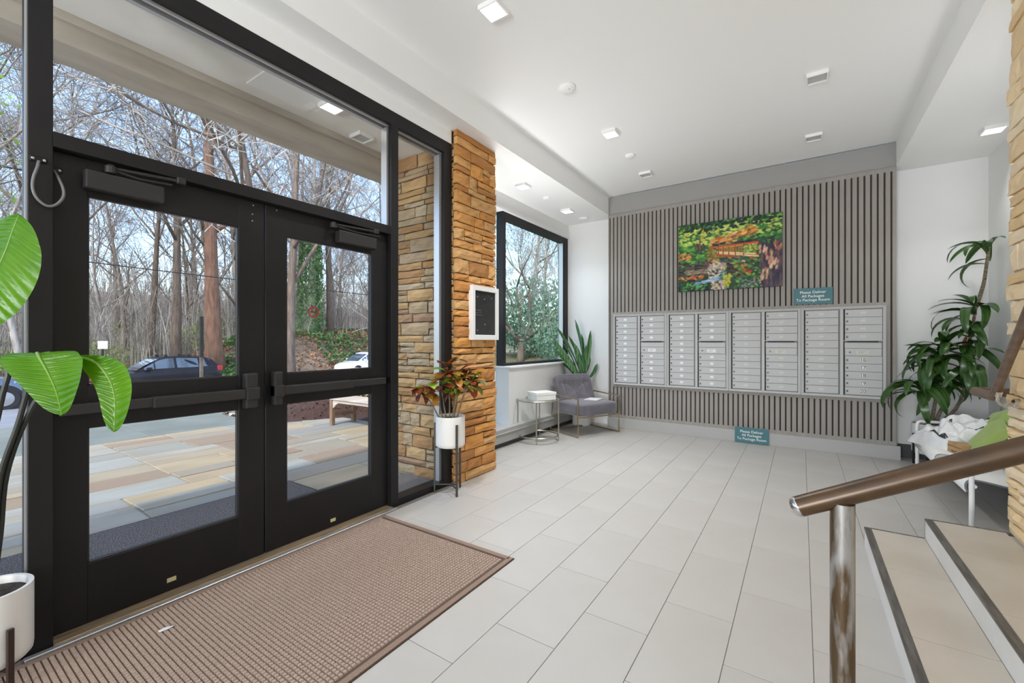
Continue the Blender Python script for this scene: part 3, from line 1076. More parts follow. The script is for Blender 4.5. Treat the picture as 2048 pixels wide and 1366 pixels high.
# ================================================================== SIDE TABLE AND BOX
M_satin = mat('brushed_nickel', rgb(176, 170, 158), rough=.3, metal=.85)
tb = thing('side_table', (-2.95, 5.03, 0), 'round glass-topped side table with thin metal legs beside the armchair', 'side table')
tc, tr = Vector((-2.95, 5.03, 0)), .275
for a in (.785, 2.356, 3.927, 5.498):
    a -= .33
    MB().tube([(tc.x + tr * math.cos(a), tc.y + tr * math.sin(a), .0), (tc.x + tr * math.cos(a), tc.y + tr * math.sin(a), .55)], .0095, 8).build('leg', M_satin, tb)
for z, r in ((.548, tr + .004), (.075, tr - .008)):
    MB().tube([(tc.x + r * math.cos(2 * PI * k / 40), tc.y + r * math.sin(2 * PI * k / 40), z) for k in range(40)], .011, 8, closed=True).build('ring', M_satin, tb, smooth=True)
MB().lathe([(tr - .005, .543), (tr - .005, .551)], (tc.x, tc.y, 0), 40).build('glass_top', M_glassg, tb)
bx = thing('lidded_box', (-2.90, 5.04, .552), 'white rectangular lidded box on the round glass side table', 'box')
ang = math.radians(26.5)
R3 = Euler((0, 0, ang + PI / 2)).to_matrix()
Rb = Euler((0, 0, math.radians(-28))).to_matrix()
MB().obox((-2.905, 5.05, .586), (.15, .12, .034), Euler((0, 0, math.radians(62))).to_matrix()).build('box_body', M_white, bx, bevel=.002)
MB().obox((-2.905, 5.05, .638), (.155, .125, .018), Euler((0, 0, math.radians(62))).to_matrix()).build('box_lid', M_white, bx, bevel=.002)

# ================================================================== ARMCHAIR
M_velvet = mat('grey_violet_velvet', rgb(104, 101, 109), rgb(88, 85, 94), rough=.75, scale=5, sheen=.5)
M_brass = mat('champagne_metal', rgb(186, 170, 142), rough=.28, metal=.9)
ac = thing('armchair', (-2.67, 5.92, 0), 'grey-violet tufted armchair with open brass frame by the window', 'armchair')
fv, wv = Vector((.906, -.423, 0)), Vector((.423, .906, 0))
FLp = Vector((-2.56, 5.43, 0))


def cp(a, b, z):          # a along width (0..W), b backwards from the front
    p = FLp + wv * a - fv * b
    return (p.x, p.y, z)


CWid, CDep = .80, .62
RC = Matrix((wv, -fv, Vector((0, 0, 1)))).transposed()


def bar(p, q, s=.011):
    p, q = Vector(p), Vector(q)
    return MB().tube([p, q], s * 1.2, 4)


for a in (.012, CWid - .012):
    m = MB()
    loop = [cp(a, 0, .011), cp(a, 0, .53), cp(a, .56, .56), cp(a, .64, .011)]
    m.tube(loop, .0145, 4, closed=True)
    m.build('side_loop', M_brass, ac)
bar(cp(0, .0, .268), cp(CWid, .0, .268)).build('front_rail', M_brass, ac)
bar(cp(0, .6, .255), cp(CWid, .6, .255)).build('rear_rail', M_brass, ac)
bar(cp(0, .63, .012), cp(CWid, .63, .012)).build('floor_rail', M_brass, ac)


def cushion(name, c, half, R, m, parent, puff=.02, n=14, tufts=(), thick=None):
    """soft box: squashed superellipsoid shell with optional tuft dimples on its +y(front) or +z face"""
    b = MB()
    hx, hy, hz = half

    def fn(u, v):
        th = u * 2 * PI
        ph = (v - .5) * PI
        e1, e2 = .28, .22
        sg = lambda q, e: math.copysign(abs(q) ** e, q)
        x = hx * sg(math.cos(ph), e1) * sg(math.cos(th), e2)
        y = hy * sg(math.cos(ph), e1) * sg(math.sin(th), e2)
        z = hz * sg(math.sin(ph), e1)
        return (x, y, z)
    b.grid(fn, n * 4, n * 2)
    out = []
    for p in b.v:
        x, y, z = p
        k = (1 - (x / hx) ** 4) * (1 - (y / hy) ** 4)
        z2 = z + puff * k * (1 if z > 0 else -1) * (abs(z) / hz) ** 2
        for tx, ty, d, rad in tufts:
            if z > 0:
                q = ((x - tx) ** 2 + (y - ty) ** 2) / rad ** 2
                z2 -= d * math.exp(-q * 2.2)
                z2 -= d * .25 * math.exp(-((x - tx) / (rad * .25)) ** 2) * (1 if abs(y - ty) < rad * 1.6 else 0)
                z2 -= d * .25 * math.exp(-((y - ty) / (rad * .25)) ** 2) * (1 if abs(x - tx) < rad * 1.6 else 0)
        out.append(tuple(Vector(c) + R @ Vector((x, y, z2))))
    b.v = out
    o = b.build(name, m, parent, smooth='all')
    return o


seat_c = Vector(cp(CWid / 2, .28, .37))
cushion('seat', seat_c, (.375, .30, .088), RC, M_velvet, ac, puff=.012)
tilt = math.radians(20)
# backrest local axes: x = width, y = up the back, z = front normal
upv = (-fv * -math.sin(tilt) * -1 + Vector((0, 0, 1)) * math.cos(tilt)).normalized()
upv = (fv * -math.sin(tilt) + Vector((0, 0, 1)) * math.cos(tilt)).normalized()
nv = (fv * math.cos(tilt) + Vector((0, 0, 1)) * math.sin(tilt)).normalized()
RBk = Matrix((wv, upv, nv)).transposed()
bc = Vector(cp(CWid / 2, .55, .57))
tf_ = [(tx, ty, .034, .075) for tx in (-.19, 0, .19) for ty in (-.03, .12)]
bk = cushion('backrest', bc, (.345, .265, .06), RBk, M_velvet, ac, puff=.012, n=26, tufts=tf_)
for tx, ty, d, r in tf_:
    p = bc + RBk @ Vector((tx, ty, .049))
    MB().lathe([(.012, -.004), (.011, .002), (.004, .005)], (0, 0, 0), 10).build('tuft_button', M_velvet, bk, origin=(0, 0, 0)).matrix_basis = Matrix.Translation(p - WORLD[bk.name]) @ RBk.to_4x4()
MB().obox(cp(.52, .25, .475), (.13, .10, .003), RC @ Euler((0, 0, .5)).to_matrix()).build('magazine', M_label).update_tag()
mg = bpy.data.objects['magazine']
tag(mg, 'white magazine lying on the seat of the armchair', 'magazine')

# ================================================================== LEAF TOOLS
def strip_leaf(L, W, droop, nseg=8, tip=.9, fold=.25, twist=0, curl=1.6, base=.25, wide=.4):
    """strap leaf from origin along +X, drooping to -Z; V-folded"""
    b = MB()
    pts = []
    for i in range(nseg + 1):
        t = i / nseg
        a = droop * t ** curl
        pts.append((t, a))
    x = z = 0
    P0 = []
    for i, (t, a) in enumerate(pts):
        if i:
            x += L / nseg * math.cos(a)
            z -= L / nseg * math.sin(a)
        w = W / 2 * (base + (1 - base) * min(1, t / wide)) * (1 if t < wide else math.sqrt(max(0, 1 - ((t - wide) / (1 - wide)) ** 2)))
        w = max(w, .0008)
        tw = twist * t
        c, s = math.cos(tw), math.sin(tw)
        P0.append([(x, -w * c, z - w * s + fold * w), (x, 0, z), (x, w * c, z + w * s + fold * w)])
    vs = [p for r in P0 for p in r]
    fs = []
    for i in range(nseg):
        for k in range(2):
            fs.append((i * 3 + k, i * 3 + k + 1, i * 3 + k + 4, i * 3 + k + 3))
    b.add(vs, fs)
    return b


def planter_stand(c, r, ztop, zpot, m, label, phase, metal, mid=.05):
    t = thing('plant_stand', (c[0], c[1], 0), label, 'plant stand')
    for k in range(3):
        a = phase + k * 2 * PI / 3
        x, y = c[0] + (r + .012) * math.cos(a), c[1] + (r + .012) * math.sin(a)
        R = Euler((0, 0, a)).to_matrix()
        MB().obox((x, y, ztop / 2), (.006, .010, ztop / 2), R).build('leg', metal, t, bevel=.002)
        for z in (mid, zpot - .012):
            MB().tube([(c[0], c[1], z), (x, y, z)], .007, 6).build('brace', metal, t)
    return t


def pot(name, c, r, z0, z1, label, cat):
    t = thing(name, (c[0], c[1], z0), label, cat)
    MB().lathe([(r * .92, z0), (r * .985, z0 + .01), (r, z0 + .03), (r, z1), (r - .012, z1), (r - .014, z1 - .04), (r - .02, z1 - .05)], (c[0], c[1], 0), 40).build('pot', M_ceramic, t, smooth=True)
    MB().lathe([(r - .013, z1 - .06), (r - .013, z1 - .03), (r * .5, z1 - .02)], (c[0], c[1], 0), 24).build('soil', M_soil, t)
    return t


def place(me, name, p, parent, yaw, pitch, roll=0, s=1.0, m=None):
    o = inst(me, name, p, parent)
    R = Matrix.Rotation(yaw, 4, 'Z') @ Matrix.Rotation(-pitch, 4, 'Y') @ Matrix.Rotation(roll, 4, 'X')
    o.matrix_basis = Matrix.Translation(o.location) @ R @ Matrix.Diagonal((s, s, s, 1))
    return o


# ------------------------------------------------------------------ croton on its stand
cc = (-2.575, 2.865)
planter_stand(cc, .128, .615, .41, M_black, 'dark metal three-legged plant stand holding the croton pot by the pier', -.45, mat('stand_metal', rgb(84, 80, 74), rough=.4, metal=.6), .07)
cr = pot('potted_croton', cc, .128, .41, .675, 'croton with green, red and orange leaves in a white pot', 'plant')
M_crot = mat('croton_leaf', rgb(60, 100, 40), rgb(190, 120, 40), rough=.35, scale=26, lo=.5, hi=.7, palmix=.75, trans=.25,
             pal=[rgb(96, 56, 40), rgb(106, 140, 52), rgb(128, 56, 38), rgb(178, 124, 48), rgb(84, 110, 50), rgb(150, 78, 38), rgb(160, 196, 74), rgb(100, 46, 40)])
M_stem = mat('woody_stem', rgb(150, 130, 100), rgb(110, 92, 70), rough=.8, scale=30)
cleaf = [strip_leaf(.23, .092, d, 7, fold=.2, wide=.5, base=.12).mesh('leaf', M_crot, smooth='all', fixn=False) for d in (.5, .9, 1.4)]
rc = random.Random(17)
tips = [(-.02, -.05, 1.10, 1.0), (.14, .06, 1.02, 1), (-.17, -.12, .93, 1), (.04, .10, 1.05, .9), (.16, .20, .98, .9), (-.10, .02, 1.0, .8), (.08, -.06, .92, .8), (-.26, -.17, .90, .8)]
for i, (a, b, z, s) in enumerate(tips):
    # a along +y/right of view, b along x
    tip = Vector((cc[0] + .25 * a + b * .6, cc[1] + a * .97 - b * .3, z))
    base = Vector((cc[0] + a * .25, cc[1] + a * .28, .655))
    mid = (tip + base) / 2 + Vector((rc.uniform(-.02, .02), rc.uniform(-.02, .02), .03))
    st = MB().tube(smooth_pts([base, mid, tip], 3), [.007, .0065, .006, .006, .0055, .005, .0045], 6).build('stem', M_stem, cr)
    for k in range(13):
        yaw = k * 2.4 + rc.uniform(-.3, .3)
        pt = rc.uniform(-.3, .55) + (.5 if k > 7 else 0)
        p = base.lerp(tip, rc.uniform(.82, 1)) if k < 8 else tip
        for _ in range(40):
            ex, ey = p.x + .25 * s * math.cos(yaw), p.y + .25 * s * math.sin(yaw)
            if ex > -2.745 and not (ey > 2.99 and ex < -2.60) and not (max(p.y, ey) > 3.0 and p.x < -2.58):
                break
            yaw = rc.uniform(-PI, PI)
        place(cleaf[rc.randrange(3)], 'leaf', p, cr, yaw, pt, rc.uniform(-.4, .4), s * rc.uniform(.65, 1.05))

# ------------------------------------------------------------------ snake plant behind the armchair
sp = pot('snake_plant', (-2.93, 6.38), .15, .0, .72, 'tall snake plant with upright sword leaves behind the armchair', 'plant')
nt = NT('snake_leaf')
wv_ = nt.n('ShaderNodeTexWave')
wv_.inputs['Scale'].default_value = 9
wv_.inputs['Distortion'].default_value = 6
tcn = nt.n('ShaderNodeTexCoord')
nt.l(tcn.outputs['Object'], wv_.inputs['Vector'])
nt.l(ramp(nt, wv_.outputs[1], [(.2, rgb(52, 92, 52)), (.8, rgb(92, 132, 84))]), nt.b.inputs['Base Color'])
nt.b.inputs['Roughness'].default_value = .4
M_snake = nt.m
rsn = random.Random(9)
TT = [(-3.50, 6.03, 1.36), (-3.30, 6.15, 1.56), (-3.03, 6.33, 1.68), (-2.82, 6.47, 1.51), (-2.72, 6.50, .98), (-3.22, 6.30, 1.30), (-3.1, 6.45, 1.2), (-2.9, 6.2, 1.15), (-3.35, 6.3, 1.1), (-3.0, 6.25, 1.3), (-2.78, 6.35, 1.1), (-3.16, 6.12, 1.05), (-3.4, 6.1, 1.2), (-2.95, 6.4, 1.45), (-3.12, 6.28, 1.42), (-2.86, 6.38, 1.28), (-3.25, 6.2, 1.0)]
TT = [(max(-3.17, x) if z < 1.0 else max(-3.27, x), min(y, 6.6), z) for x, y, z in TT]
for i, (x, y, z) in enumerate(TT):
    a = Vector((-2.93 + rsn.uniform(-.07, .07), 6.38 + rsn.uniform(-.07, .07), .69))
    b = Vector((x, y, z))
    side = (b - a).cross(Vector((.55, .83, 0)) if i % 3 else Vector((.83, -.55, .0))).normalized()
    nn = side.cross((b - a).normalized())
    mb = MB()

    def fn(u, v, a=a, b=b, side=side, nn=nn, ph=rsn.uniform(0, 2)):
        q = a.lerp(b, v) + nn * (.05 * math.sin(v * PI))
        w = .044 * (0.75 + .5 * v) * math.sqrt(max(0, 1 - v ** 3.2)) + .001
        an = .35 * math.sin(v * 3 + ph)
        s2 = (side * math.cos(an) + nn * math.sin(an))
        return tuple(q + s2 * (u - .5) * 2 * w + nn * (abs(u - .5) * .02))
    mb.grid(fn, 4, 10)
    mb.build('leaf', M_snake, sp, smooth='all', fixn=False)

# ------------------------------------------------------------------ dracaena
dcn = (1.16, 6.43)
planter_stand(dcn, .15, .33, .115, M_black, 'black metal plant stand under the dracaena pot by the back wall', 3.6, M_black, .105)
dr = pot('dracaena', dcn, .15, .115, .437, 'tall leaning dracaena with glossy strap leaves in a white pot', 'plant')
M_drac = mat('dracaena_leaf', rgb(44, 78, 32), rgb(92, 126, 56), rough=.28, scale=7, stretch=(.3, 6, 1), lo=.45, hi=.8, trans=.15)
M_dry = mat('dry_leaf', rgb(150, 96, 56), rgb(112, 74, 44), rough=.8)
dl = [strip_leaf(L, .078, d, 10, fold=.35, wide=.35, base=.4, curl=1.2).mesh('leaf', M_drac, smooth='all', fixn=False) for L, d in ((.50, 2.1), (.46, 1.6), (.54, 2.7), (.38, 1.1))]
canes = [[(1.16, 6.40, .42), (1.19, 6.36, .70), (1.19, 6.30, 1.0), (1.24, 6.27, 1.27)],
         [(1.18, 6.40, .42), (1.30, 6.36, .80), (1.42, 6.32, 1.25), (1.48, 6.30, 1.68)],
         [(1.14, 6.42, .42), (1.11, 6.34, .58), (1.07, 6.27, .76), (1.05, 6.24, .86)],
         [(1.19, 6.42, .42), (1.34, 6.34, .62), (1.40, 6.28, .9), (1.41, 6.25, 1.1)],
         [(1.48, 6.30, 1.68), (1.52, 6.25, 1.9), (1.535, 6.22, 2.1), (1.55, 6.20, 2.28)]]
M_cane = mat('dracaena_cane', rgb(150, 136, 112), rgb(92, 82, 66), rough=.8, scale=30, stretch=(1, 1, 3), bump=.5, bscale=50)
rd = random.Random(31)
for ci, c in enumerate(canes):
    pts = smooth_pts(c, 4)
    MB().tube(pts, [.017 - .006 * i / len(pts) for i in range(len(pts))], 8).build('cane', M_cane, dr, smooth=True)
    n = (38, 26, 24, 20, 11)[ci]
    for k in range(n):
        q = rd.uniform(.68, 1.0) if k < n - 6 else 1.0
        p = pts[min(len(pts) - 1, int(q * (len(pts) - 1)))]
        yaw = k * 2.4 + rd.uniform(-.3, .3)
        # leaves next to the walls bend away from them
        dx, dy = math.cos(yaw), math.sin(yaw)
        s = rd.uniform(.75, 1.1) * (.8 if ci == 4 else 1)
        for _ in range(60):
            if p.y + .47 * s * math.sin(yaw) < 6.6 and p.x + .47 * s * math.cos(yaw) < 1.61 and not (p.x + .4 * math.cos(yaw) < .9 and p.y + .4 * math.sin(yaw) > 6.4):
                break
            yaw = rd.uniform(-PI, PI)
        place(dl[rd.randrange(4)], 'leaf', p, dr, yaw, rd.uniform(.1, 1.1), rd.uniform(-.5, .5), s)
for k in range(7):
    o = place(dl[2], 'dry_leaf', Vector(canes[1][2]) + Vector((0, 0, rd.uniform(-.2, .15))), dr, rd.uniform(2.8, 5.0), rd.uniform(-1.2, -.6), 0, .5)
    o.data = dl[2].copy()
    o.data.materials[0] = M_dry

# ------------------------------------------------------------------ bird of paradise in the left foreground
M_bop = mat('bird_of_paradise_leaf', rgb(80, 136, 6), rgb(106, 160, 14), rough=.3, scale=5, trans=.5)
M_rib = mat('pale_leaf_rib', rgb(130, 168, 70), rough=.5, trans=.2)
bc_ = (-2.60, .25)
planter_stand(bc_, .127, .25, .10, M_black, 'dark wooden legged stand under the white pot at the left frame edge', .35, mat('dark_walnut', rgb(52, 36, 28), rough=.5), .09)
bp = pot('bird_of_paradise', bc_, .127, .10, .375, 'bird of paradise plant with huge bright green leaves beside the left door post', 'plant')


def big_leaf(mid, sides, hw, name='leaf', cup=.12, rip=.0045, prof=None):
    """sides: right-hand direction at the base and at the tip, or a pair (left, right) of directions"""
    mid = smooth_pts(mid, 18)
    n = len(mid) - 1
    prof = prof or (lambda t: max(.012, math.sin(PI * min(1, max(0, t)) ** .85) ** .62))
    mb = MB()
    sd = []
    for a in sides:
        if isinstance(a, tuple):
            sd.append((a[0], a[1]))
        else:
            a = Vector(a).normalized()
            sd.append((-a, a))
    ortho = not isinstance(sides[0], tuple)
    nu = 16

    def fn(u, v):
        i = min(n, int(round(v * n)))
        p = mid[i]
        tg = (mid[min(n, i + 1)] - mid[max(0, i - 1)]).normalized()
        q = (u - .5) * 2
        k = 0 if q < 0 else 1
        s = sd[0][k].lerp(sd[1][k], v)
        if ortho:
            s = (s - tg * s.dot(tg)).normalized()
        nrm = tg.cross(s if k else -s).normalized()
        q = abs(q)
        w = hw * prof(v)
        return tuple(p + s * q * w + nrm * (cup * q ** 1.6 * w + rip * math.sin(v * 95 + q * 6) * min(1, q * 3) * (1 - q ** 4)) - tg * q * w * (.15 if ortho else 0))
    mb.grid(fn, nu, n)
    o = mb.build(name, M_bop, bp, smooth='all', fixn=False)
    MB().tube(mid[::3], [.0055 * (1 - .8 * k / n) for k in range(0, n + 1, 3)], 6).build('midrib', M_rib, o)
    return o


RV, UV, FV = Vector((.8306, .5569, 0)), Vector((0, 0, 1)), Vector((-.5569, .8306, 0))
big_leaf([(-2.505, .19, 1.40), (-2.45, .225, 1.50), (-2.385, .267, 1.62), (-2.35, .29, 1.73), (-2.333, .302, 1.787)], [RV * .88 - UV * .47 + FV * .1, RV * .88 - UV * .47 - FV * .15], .135)
big_leaf([(-2.325, .345, 1.288), (-2.275, .343, 1.272), (-2.24, .358, 1.22), (-2.215, .375, 1.15), (-2.203, .387, 1.065)],
         [(RV * -1.0 - UV * .10 + FV * .1, RV * .98 - UV * .02 + FV * .25), (RV * -.75 + UV * .10, RV * .55 + UV * .15)], .162, cup=.10,
         prof=lambda t: max(.012, (1 - t ** 3.4) ** .6 * (.58 + .42 * min(1, t * 3))))
big_leaf([(-2.235, .43, 1.275), (-2.175, .47, 1.252), (-2.13, .498, 1.19), (-2.112, .51, 1.11), (-2.116, .508, .995)],
         [(RV * -.35 - UV * .30, RV * .72 + UV * .12 + FV * .2), (RV * -.75 + UV * .25, RV * .8 + UV * .1)], .108, cup=.12,
         prof=lambda t: max(.012, (1 - t ** 3.2) ** .6 * min(1, (.12 + t * 2.6)) ** .7))
big_leaf([(-2.50, .25, 1.26), (-2.46, .27, 1.262), (-2.42, .295, 1.24), (-2.40, .305, 1.205)], [RV * .5 - FV * .8, RV * .6 - FV * .7], .05)
for pts in ([(-2.575, .25, .34), (-2.52, .265, .6), (-2.467, .274, .835), (-2.405, .312, 1.04), (-2.325, .345, 1.288)],
            [(-2.60, .27, .34), (-2.56, .245, .75), (-2.465, .274, 1.10), (-2.44, .29, 1.22), (-2.47, .27, 1.26)],
            [(-2.625, .235, .34), (-2.62, .2, .8), (-2.57, .17, 1.15), (-2.505, .19, 1.40)],
            [(-2.585, .265, .34), (-2.525, .28, .6), (-2.475, .290, .835), (-2.40, .335, 1.06), (-2.31, .395, 1.22), (-2.235, .43, 1.275)]):
    MB().tube(smooth_pts(pts, 5), .0085, 8).build('leaf_stalk', mat('leaf_stalk', rgb(38, 40, 34), rough=.5) if pts[0][0] == -2.575 else bpy.data.materials['leaf_stalk'], bp, smooth=True)

# ================================================================== HANDRAILS
M_rail = mat('worn_bronze_rail', rgb(84, 60, 36), rgb(58, 44, 31), rough=.34, metal=.3, scale=9, stretch=(.25, 4, 4), lo=.35, hi=.7)
M_post = mat('worn_steel_post', rgb(150, 146, 142), rgb(84, 66, 44), rough=.4, metal=.55, scale=18, stretch=(2.2, 2.2, .45), lo=.42, hi=.58)
M_chrome = mat('chrome', rgb(210, 210, 210), rough=.12, metal=1)
hr = thing('stair_handrail', (.067, 1.07, 0), 'bronze pipe handrail on a scuffed steel post in the right foreground', 'handrail')
p0, p1 = Vector((-.004, 1.07, .990)), Vector((.95, 1.07, .990 + .954 * .516))
MB().tube([p0, p1], .0205, 24).build('rail', M_rail, hr, smooth=True)
dd = (p1 - p0).normalized()
q = dd.to_track_quat('Z', 'Y').to_matrix().to_4x4()
MB().lathe([(.0205, 0), (.0205, -.004), (.017, -.011), (.009, -.016), (.001, -.018)], (0, 0, 0), 24).build('end_cap', M_chrome, hr, smooth=True, origin=(0, 0, 0)).matrix_basis = Matrix.Translation(p0 - WORLD[hr.name]) @ q
MB().tube([(.067, 1.07, 0.0), (.067, 1.07, 1.012)], .0205, 24).build('post', M_post, hr, smooth=True)
MB().tube([(.9, 1.07, .23), (.9, 1.07, 1.44)], .0205, 24).build('post', M_post, hr, smooth=True)

hw = thing('wall_handrail', (.89, 3.5, .9), 'brown wall handrail on chrome brackets along the pale stone wall', 'handrail')
M_rail2 = mat('brown_wall_rail', rgb(112, 92, 76), rgb(88, 70, 56), rough=.4, scale=8, stretch=(4, .4, 4))
kn = Vector((.885, 3.47, 1.022))
MB().tube([(.885, 2.6, 1.022 + .87 * 1.02), kn + Vector((0, -.02, .03)), kn + Vector((0, .02, .004)), (.885, 3.80, 1.022), (.90, 3.83, 1.022), (1.2, 3.83, 1.022)], .027, 12, flat=(.75, 1)).build('rail', M_rail2, hw)
for y, z in ((3.40, 1.06), (3.02, 1.45)):
    br = MB().tube(smooth_pts([(.885, y, z - .012), (.885, y + .02, z - .05), (.91, y + .05, z - .075), (.962, y + .06, z - .065)], 4), .0075, 8).build('bracket_arm', M_chrome, hw, smooth=True)
    MB().tube([(.975, y + .06, z - .065), (.955, y + .06, z - .065), (.948, y + .06, z - .065)], [.026, .024, .012], 16).build('wall_plate', M_chrome, br, smooth=True)
    MB().obox((.885, y, z - .016), (.012, .02, .003), Euler((-.79, 0, 0)).to_matrix()).build('saddle', M_chrome, br)

# ================================================================== WHITE SOFA, PILLOWS, PACKAGES
M_whmet = mat('white_powder_coat', rgb(238, 238, 236), rough=.35)
M_sling = mat('white_sling', rgb(226, 226, 222), rough=.8, scale=40)
M_piping = mat('grey_piping', rgb(112, 112, 114), rough=.6)
sf = thing('sling_sofa', (1.3, 5.24, 0), 'white tube-framed sling sofa with grey piping by the right wall', 'sofa')
for y in (4.37, 6.11):
    MB().tube(smooth_pts([(1.005, y, .0), (1.005, y, .25), (1.005, y, .46), (1.025, y, .493), (1.06, y, .50), (1.3, y, .50), (1.55, y, .49), (1.585, y, .45), (1.59, y, .2), (1.60, y, 0)], 3), .0155, 10).build('side_frame', M_whmet, sf, smooth=True)
for x, z in ((1.02, .30), (1.55, .24)):
    MB().tube([(x, 4.37, z), (x, 6.11, z)], .014, 8).build('cross_rail', M_whmet, sf)
MB().tube([(1.615, 4.37, .70), (1.615, 6.11, .70)], .013, 8).build('back_rail', M_whmet, sf)
for y in (4.37, 6.11):
    MB().tube([(1.555, y, .24), (1.615, y, .70)], .013, 8).build('back_post', M_whmet, sf)
for ya, yb in ((4.42, 5.24), (5.27, 6.07)):
    prof = [(.995, .245), (.985, .285), (1.005, .325), (1.08, .325), (1.25, .295), (1.42, .272), (1.53, .27), (1.575, .42), (1.60, .70)]
    pp = smooth_pts([(x, 0, z) for x, z in prof], 3)
    b = MB()
    b.grid(lambda u, v: (pp[int(v * (len(pp) - 1) + .5)].x, ya + (yb - ya) * u, pp[int(v * (len(pp) - 1) + .5)].z), 2, len(pp) - 1)
    s_ = b.build('sling', M_sling, sf, smooth='all', fixn=False)
    md = s_.modifiers.new('thick', 'SOLIDIFY')
    md.thickness = .012
    for y in (ya, yb):
        MB().tube([(p.x, y, p.z + .004) for p in pp], .007, 6).build('piping', M_piping, s_)


M_pillow = mat('lime_pillow', rgb(158, 180, 98), rgb(148, 170, 88), rough=.85, scale=6, sheen=.2)


def pillow(name, c, half, R, m, label):
    b = MB()
    n = 16

    def f(s):
        def g(u, v):
            a, c2 = (u - .5) * 2, (v - .5) * 2
            h = (max(0, (1 - a ** 4) * (1 - c2 ** 4))) ** .55
            pin = 1 - .07 * (a * a * (1 - c2 * c2) + c2 * c2 * (1 - a * a)) - .05 * (1 - a * a) * (1 - c2 * c2)
            return (half[0] * a * (1 - .06 * (1 - c2 * c2)), half[1] * c2 * (1 - .06 * (1 - a * a)), s * (half[2] * h + .003))
        return g
    b.grid(f(1), n, n).grid(f(-1), n, n)
    b.v = [tuple(Vector(c) + R @ Vector(p)) for p in b.v]
    o = b.build(name, m, smooth='all')
    bm = bmesh.new()
    bm.from_mesh(o.data)
    bmesh.ops.remove_doubles(bm, verts=bm.verts, dist=.004)
    bmesh.ops.recalc_face_normals(bm, faces=bm.faces)
    bm.to_mesh(o.data)
    bm.free()
    return tag(o, label, 'pillow')


pillow('throw_pillow', (1.46, 5.60, .52), (.23, .23, .075), Euler((0, math.radians(-68), 0)).to_matrix() @ Euler((0, 0, .30)).to_matrix(), M_pillow, 'lime green pillow standing against the sofa back, behind the other one')
pillow('throw_pillow', (1.34, 5.36, .465), (.20, .20, .07), Euler((0, math.radians(-58), 0)).to_matrix() @ Euler((0, 0, -.2)).to_matrix(), M_pillow, 'lime green pillow leaning in front of the other pillow on the sofa')

M_poly = mat('white_poly_mailer', rgb(232, 232, 232), rgb(214, 214, 216), rough=.3, scale=5)
M_polyp = mat('mailer_print', rgb(46, 46, 50), rough=.5)


def mailer(c, L, W, hgt, yaw, seed, label, pitch=0.0):
    r = np.random.RandomState(seed)
    ph = r.uniform(0, 6, 8)
    R = Euler((0, pitch, yaw)).to_matrix()
    t = thing('mailing_bag', c, label, 'package')
    b = MB()

    def top(s):
        def g(u, v):
            a, q = (u - .5) * 2, (v - .5) * 2
            e = max(0, (1 - a ** 6) * (1 - q ** 6)) ** .5
            z = hgt * e * (.62 + .2 * math.sin(5 * u + ph[0]) * math.sin(4 * v + ph[1]) + .15 * math.sin(13 * u + 7 * v + ph[2]) + .12 * abs(math.sin(9 * u - 12 * v + ph[3])) + .06 * math.sin(31 * u + ph[4]) * math.sin(27 * v + ph[5]))
            return tuple(Vector(c) + R @ Vector((L * (a + .04 * math.sin(9 * v + ph[6])), W * (q + .05 * math.sin(8 * u + ph[7])), z if s > 0 else 0)))
        return g
    b.grid(top(1), 28, 22).grid(top(-1), 4, 4)
    bag = b.build('bag', M_poly, t, smooth='all', fixn=False)
    pb = MB()
    tp = top(1)
    for (u0, u1, v0, v1) in ((.1, .16, .15, .5), (.2, .24, .2, .42), (.62, .8, .1, .16), (.6, .64, .1, .3), (.45, .7, .75, .8)):
        pb.grid(lambda u, v: tuple(Vector(tp(u0 + (u1 - u0) * u, v0 + (v1 - v0) * v)) + Vector((0, 0, .0025))), 6, 6)
    tag(pb.build('print', M_polyp, bag, fixn=False), kind='stuff')
    return t


mailer((1.19, 5.80, .312), .22, .25, .21, .4, 2, 'crumpled white mailing bag lying flat on the sofa seat, left one')
mailer((1.30, 5.74, .44), .17, .20, .20, 1.3, 6, 'smaller crumpled white mailing bag on top of the other bag', -.25)
kb = thing('cardboard_box', (1.20, 5.42, .33), 'small brown cardboard box beside the mailing bags on the sofa', 'package')
Rk = Euler((.0, .06, .25)).to_matrix()
M_card = mat('cardboard', rgb(186, 150, 108), rgb(170, 134, 94), rough=.85, scale=12)
kbb = MB().obox((1.20, 5.42, .375), (.07, .095, .045), Rk).build('carton', M_card, kb, bevel=.002)
MB().obox(Vector((1.20, 5.42, .375)) + Rk @ Vector((-.0703, 0, .012)), (.0006, .095, .006), Rk).build('tape', mat('parcel_tape', rgb(150, 116, 76), rough=.3), kbb)
ar = MB()
ar.tube([Vector((1.20, 5.42, .375)) + Rk @ Vector((-.0715, .03 * math.cos(a), -.018 - .014 * math.sin(a))) for a in np.linspace(.3, PI - .3, 9)], .003, 5)
ar.build('curved_mark', M_ink, kbb)

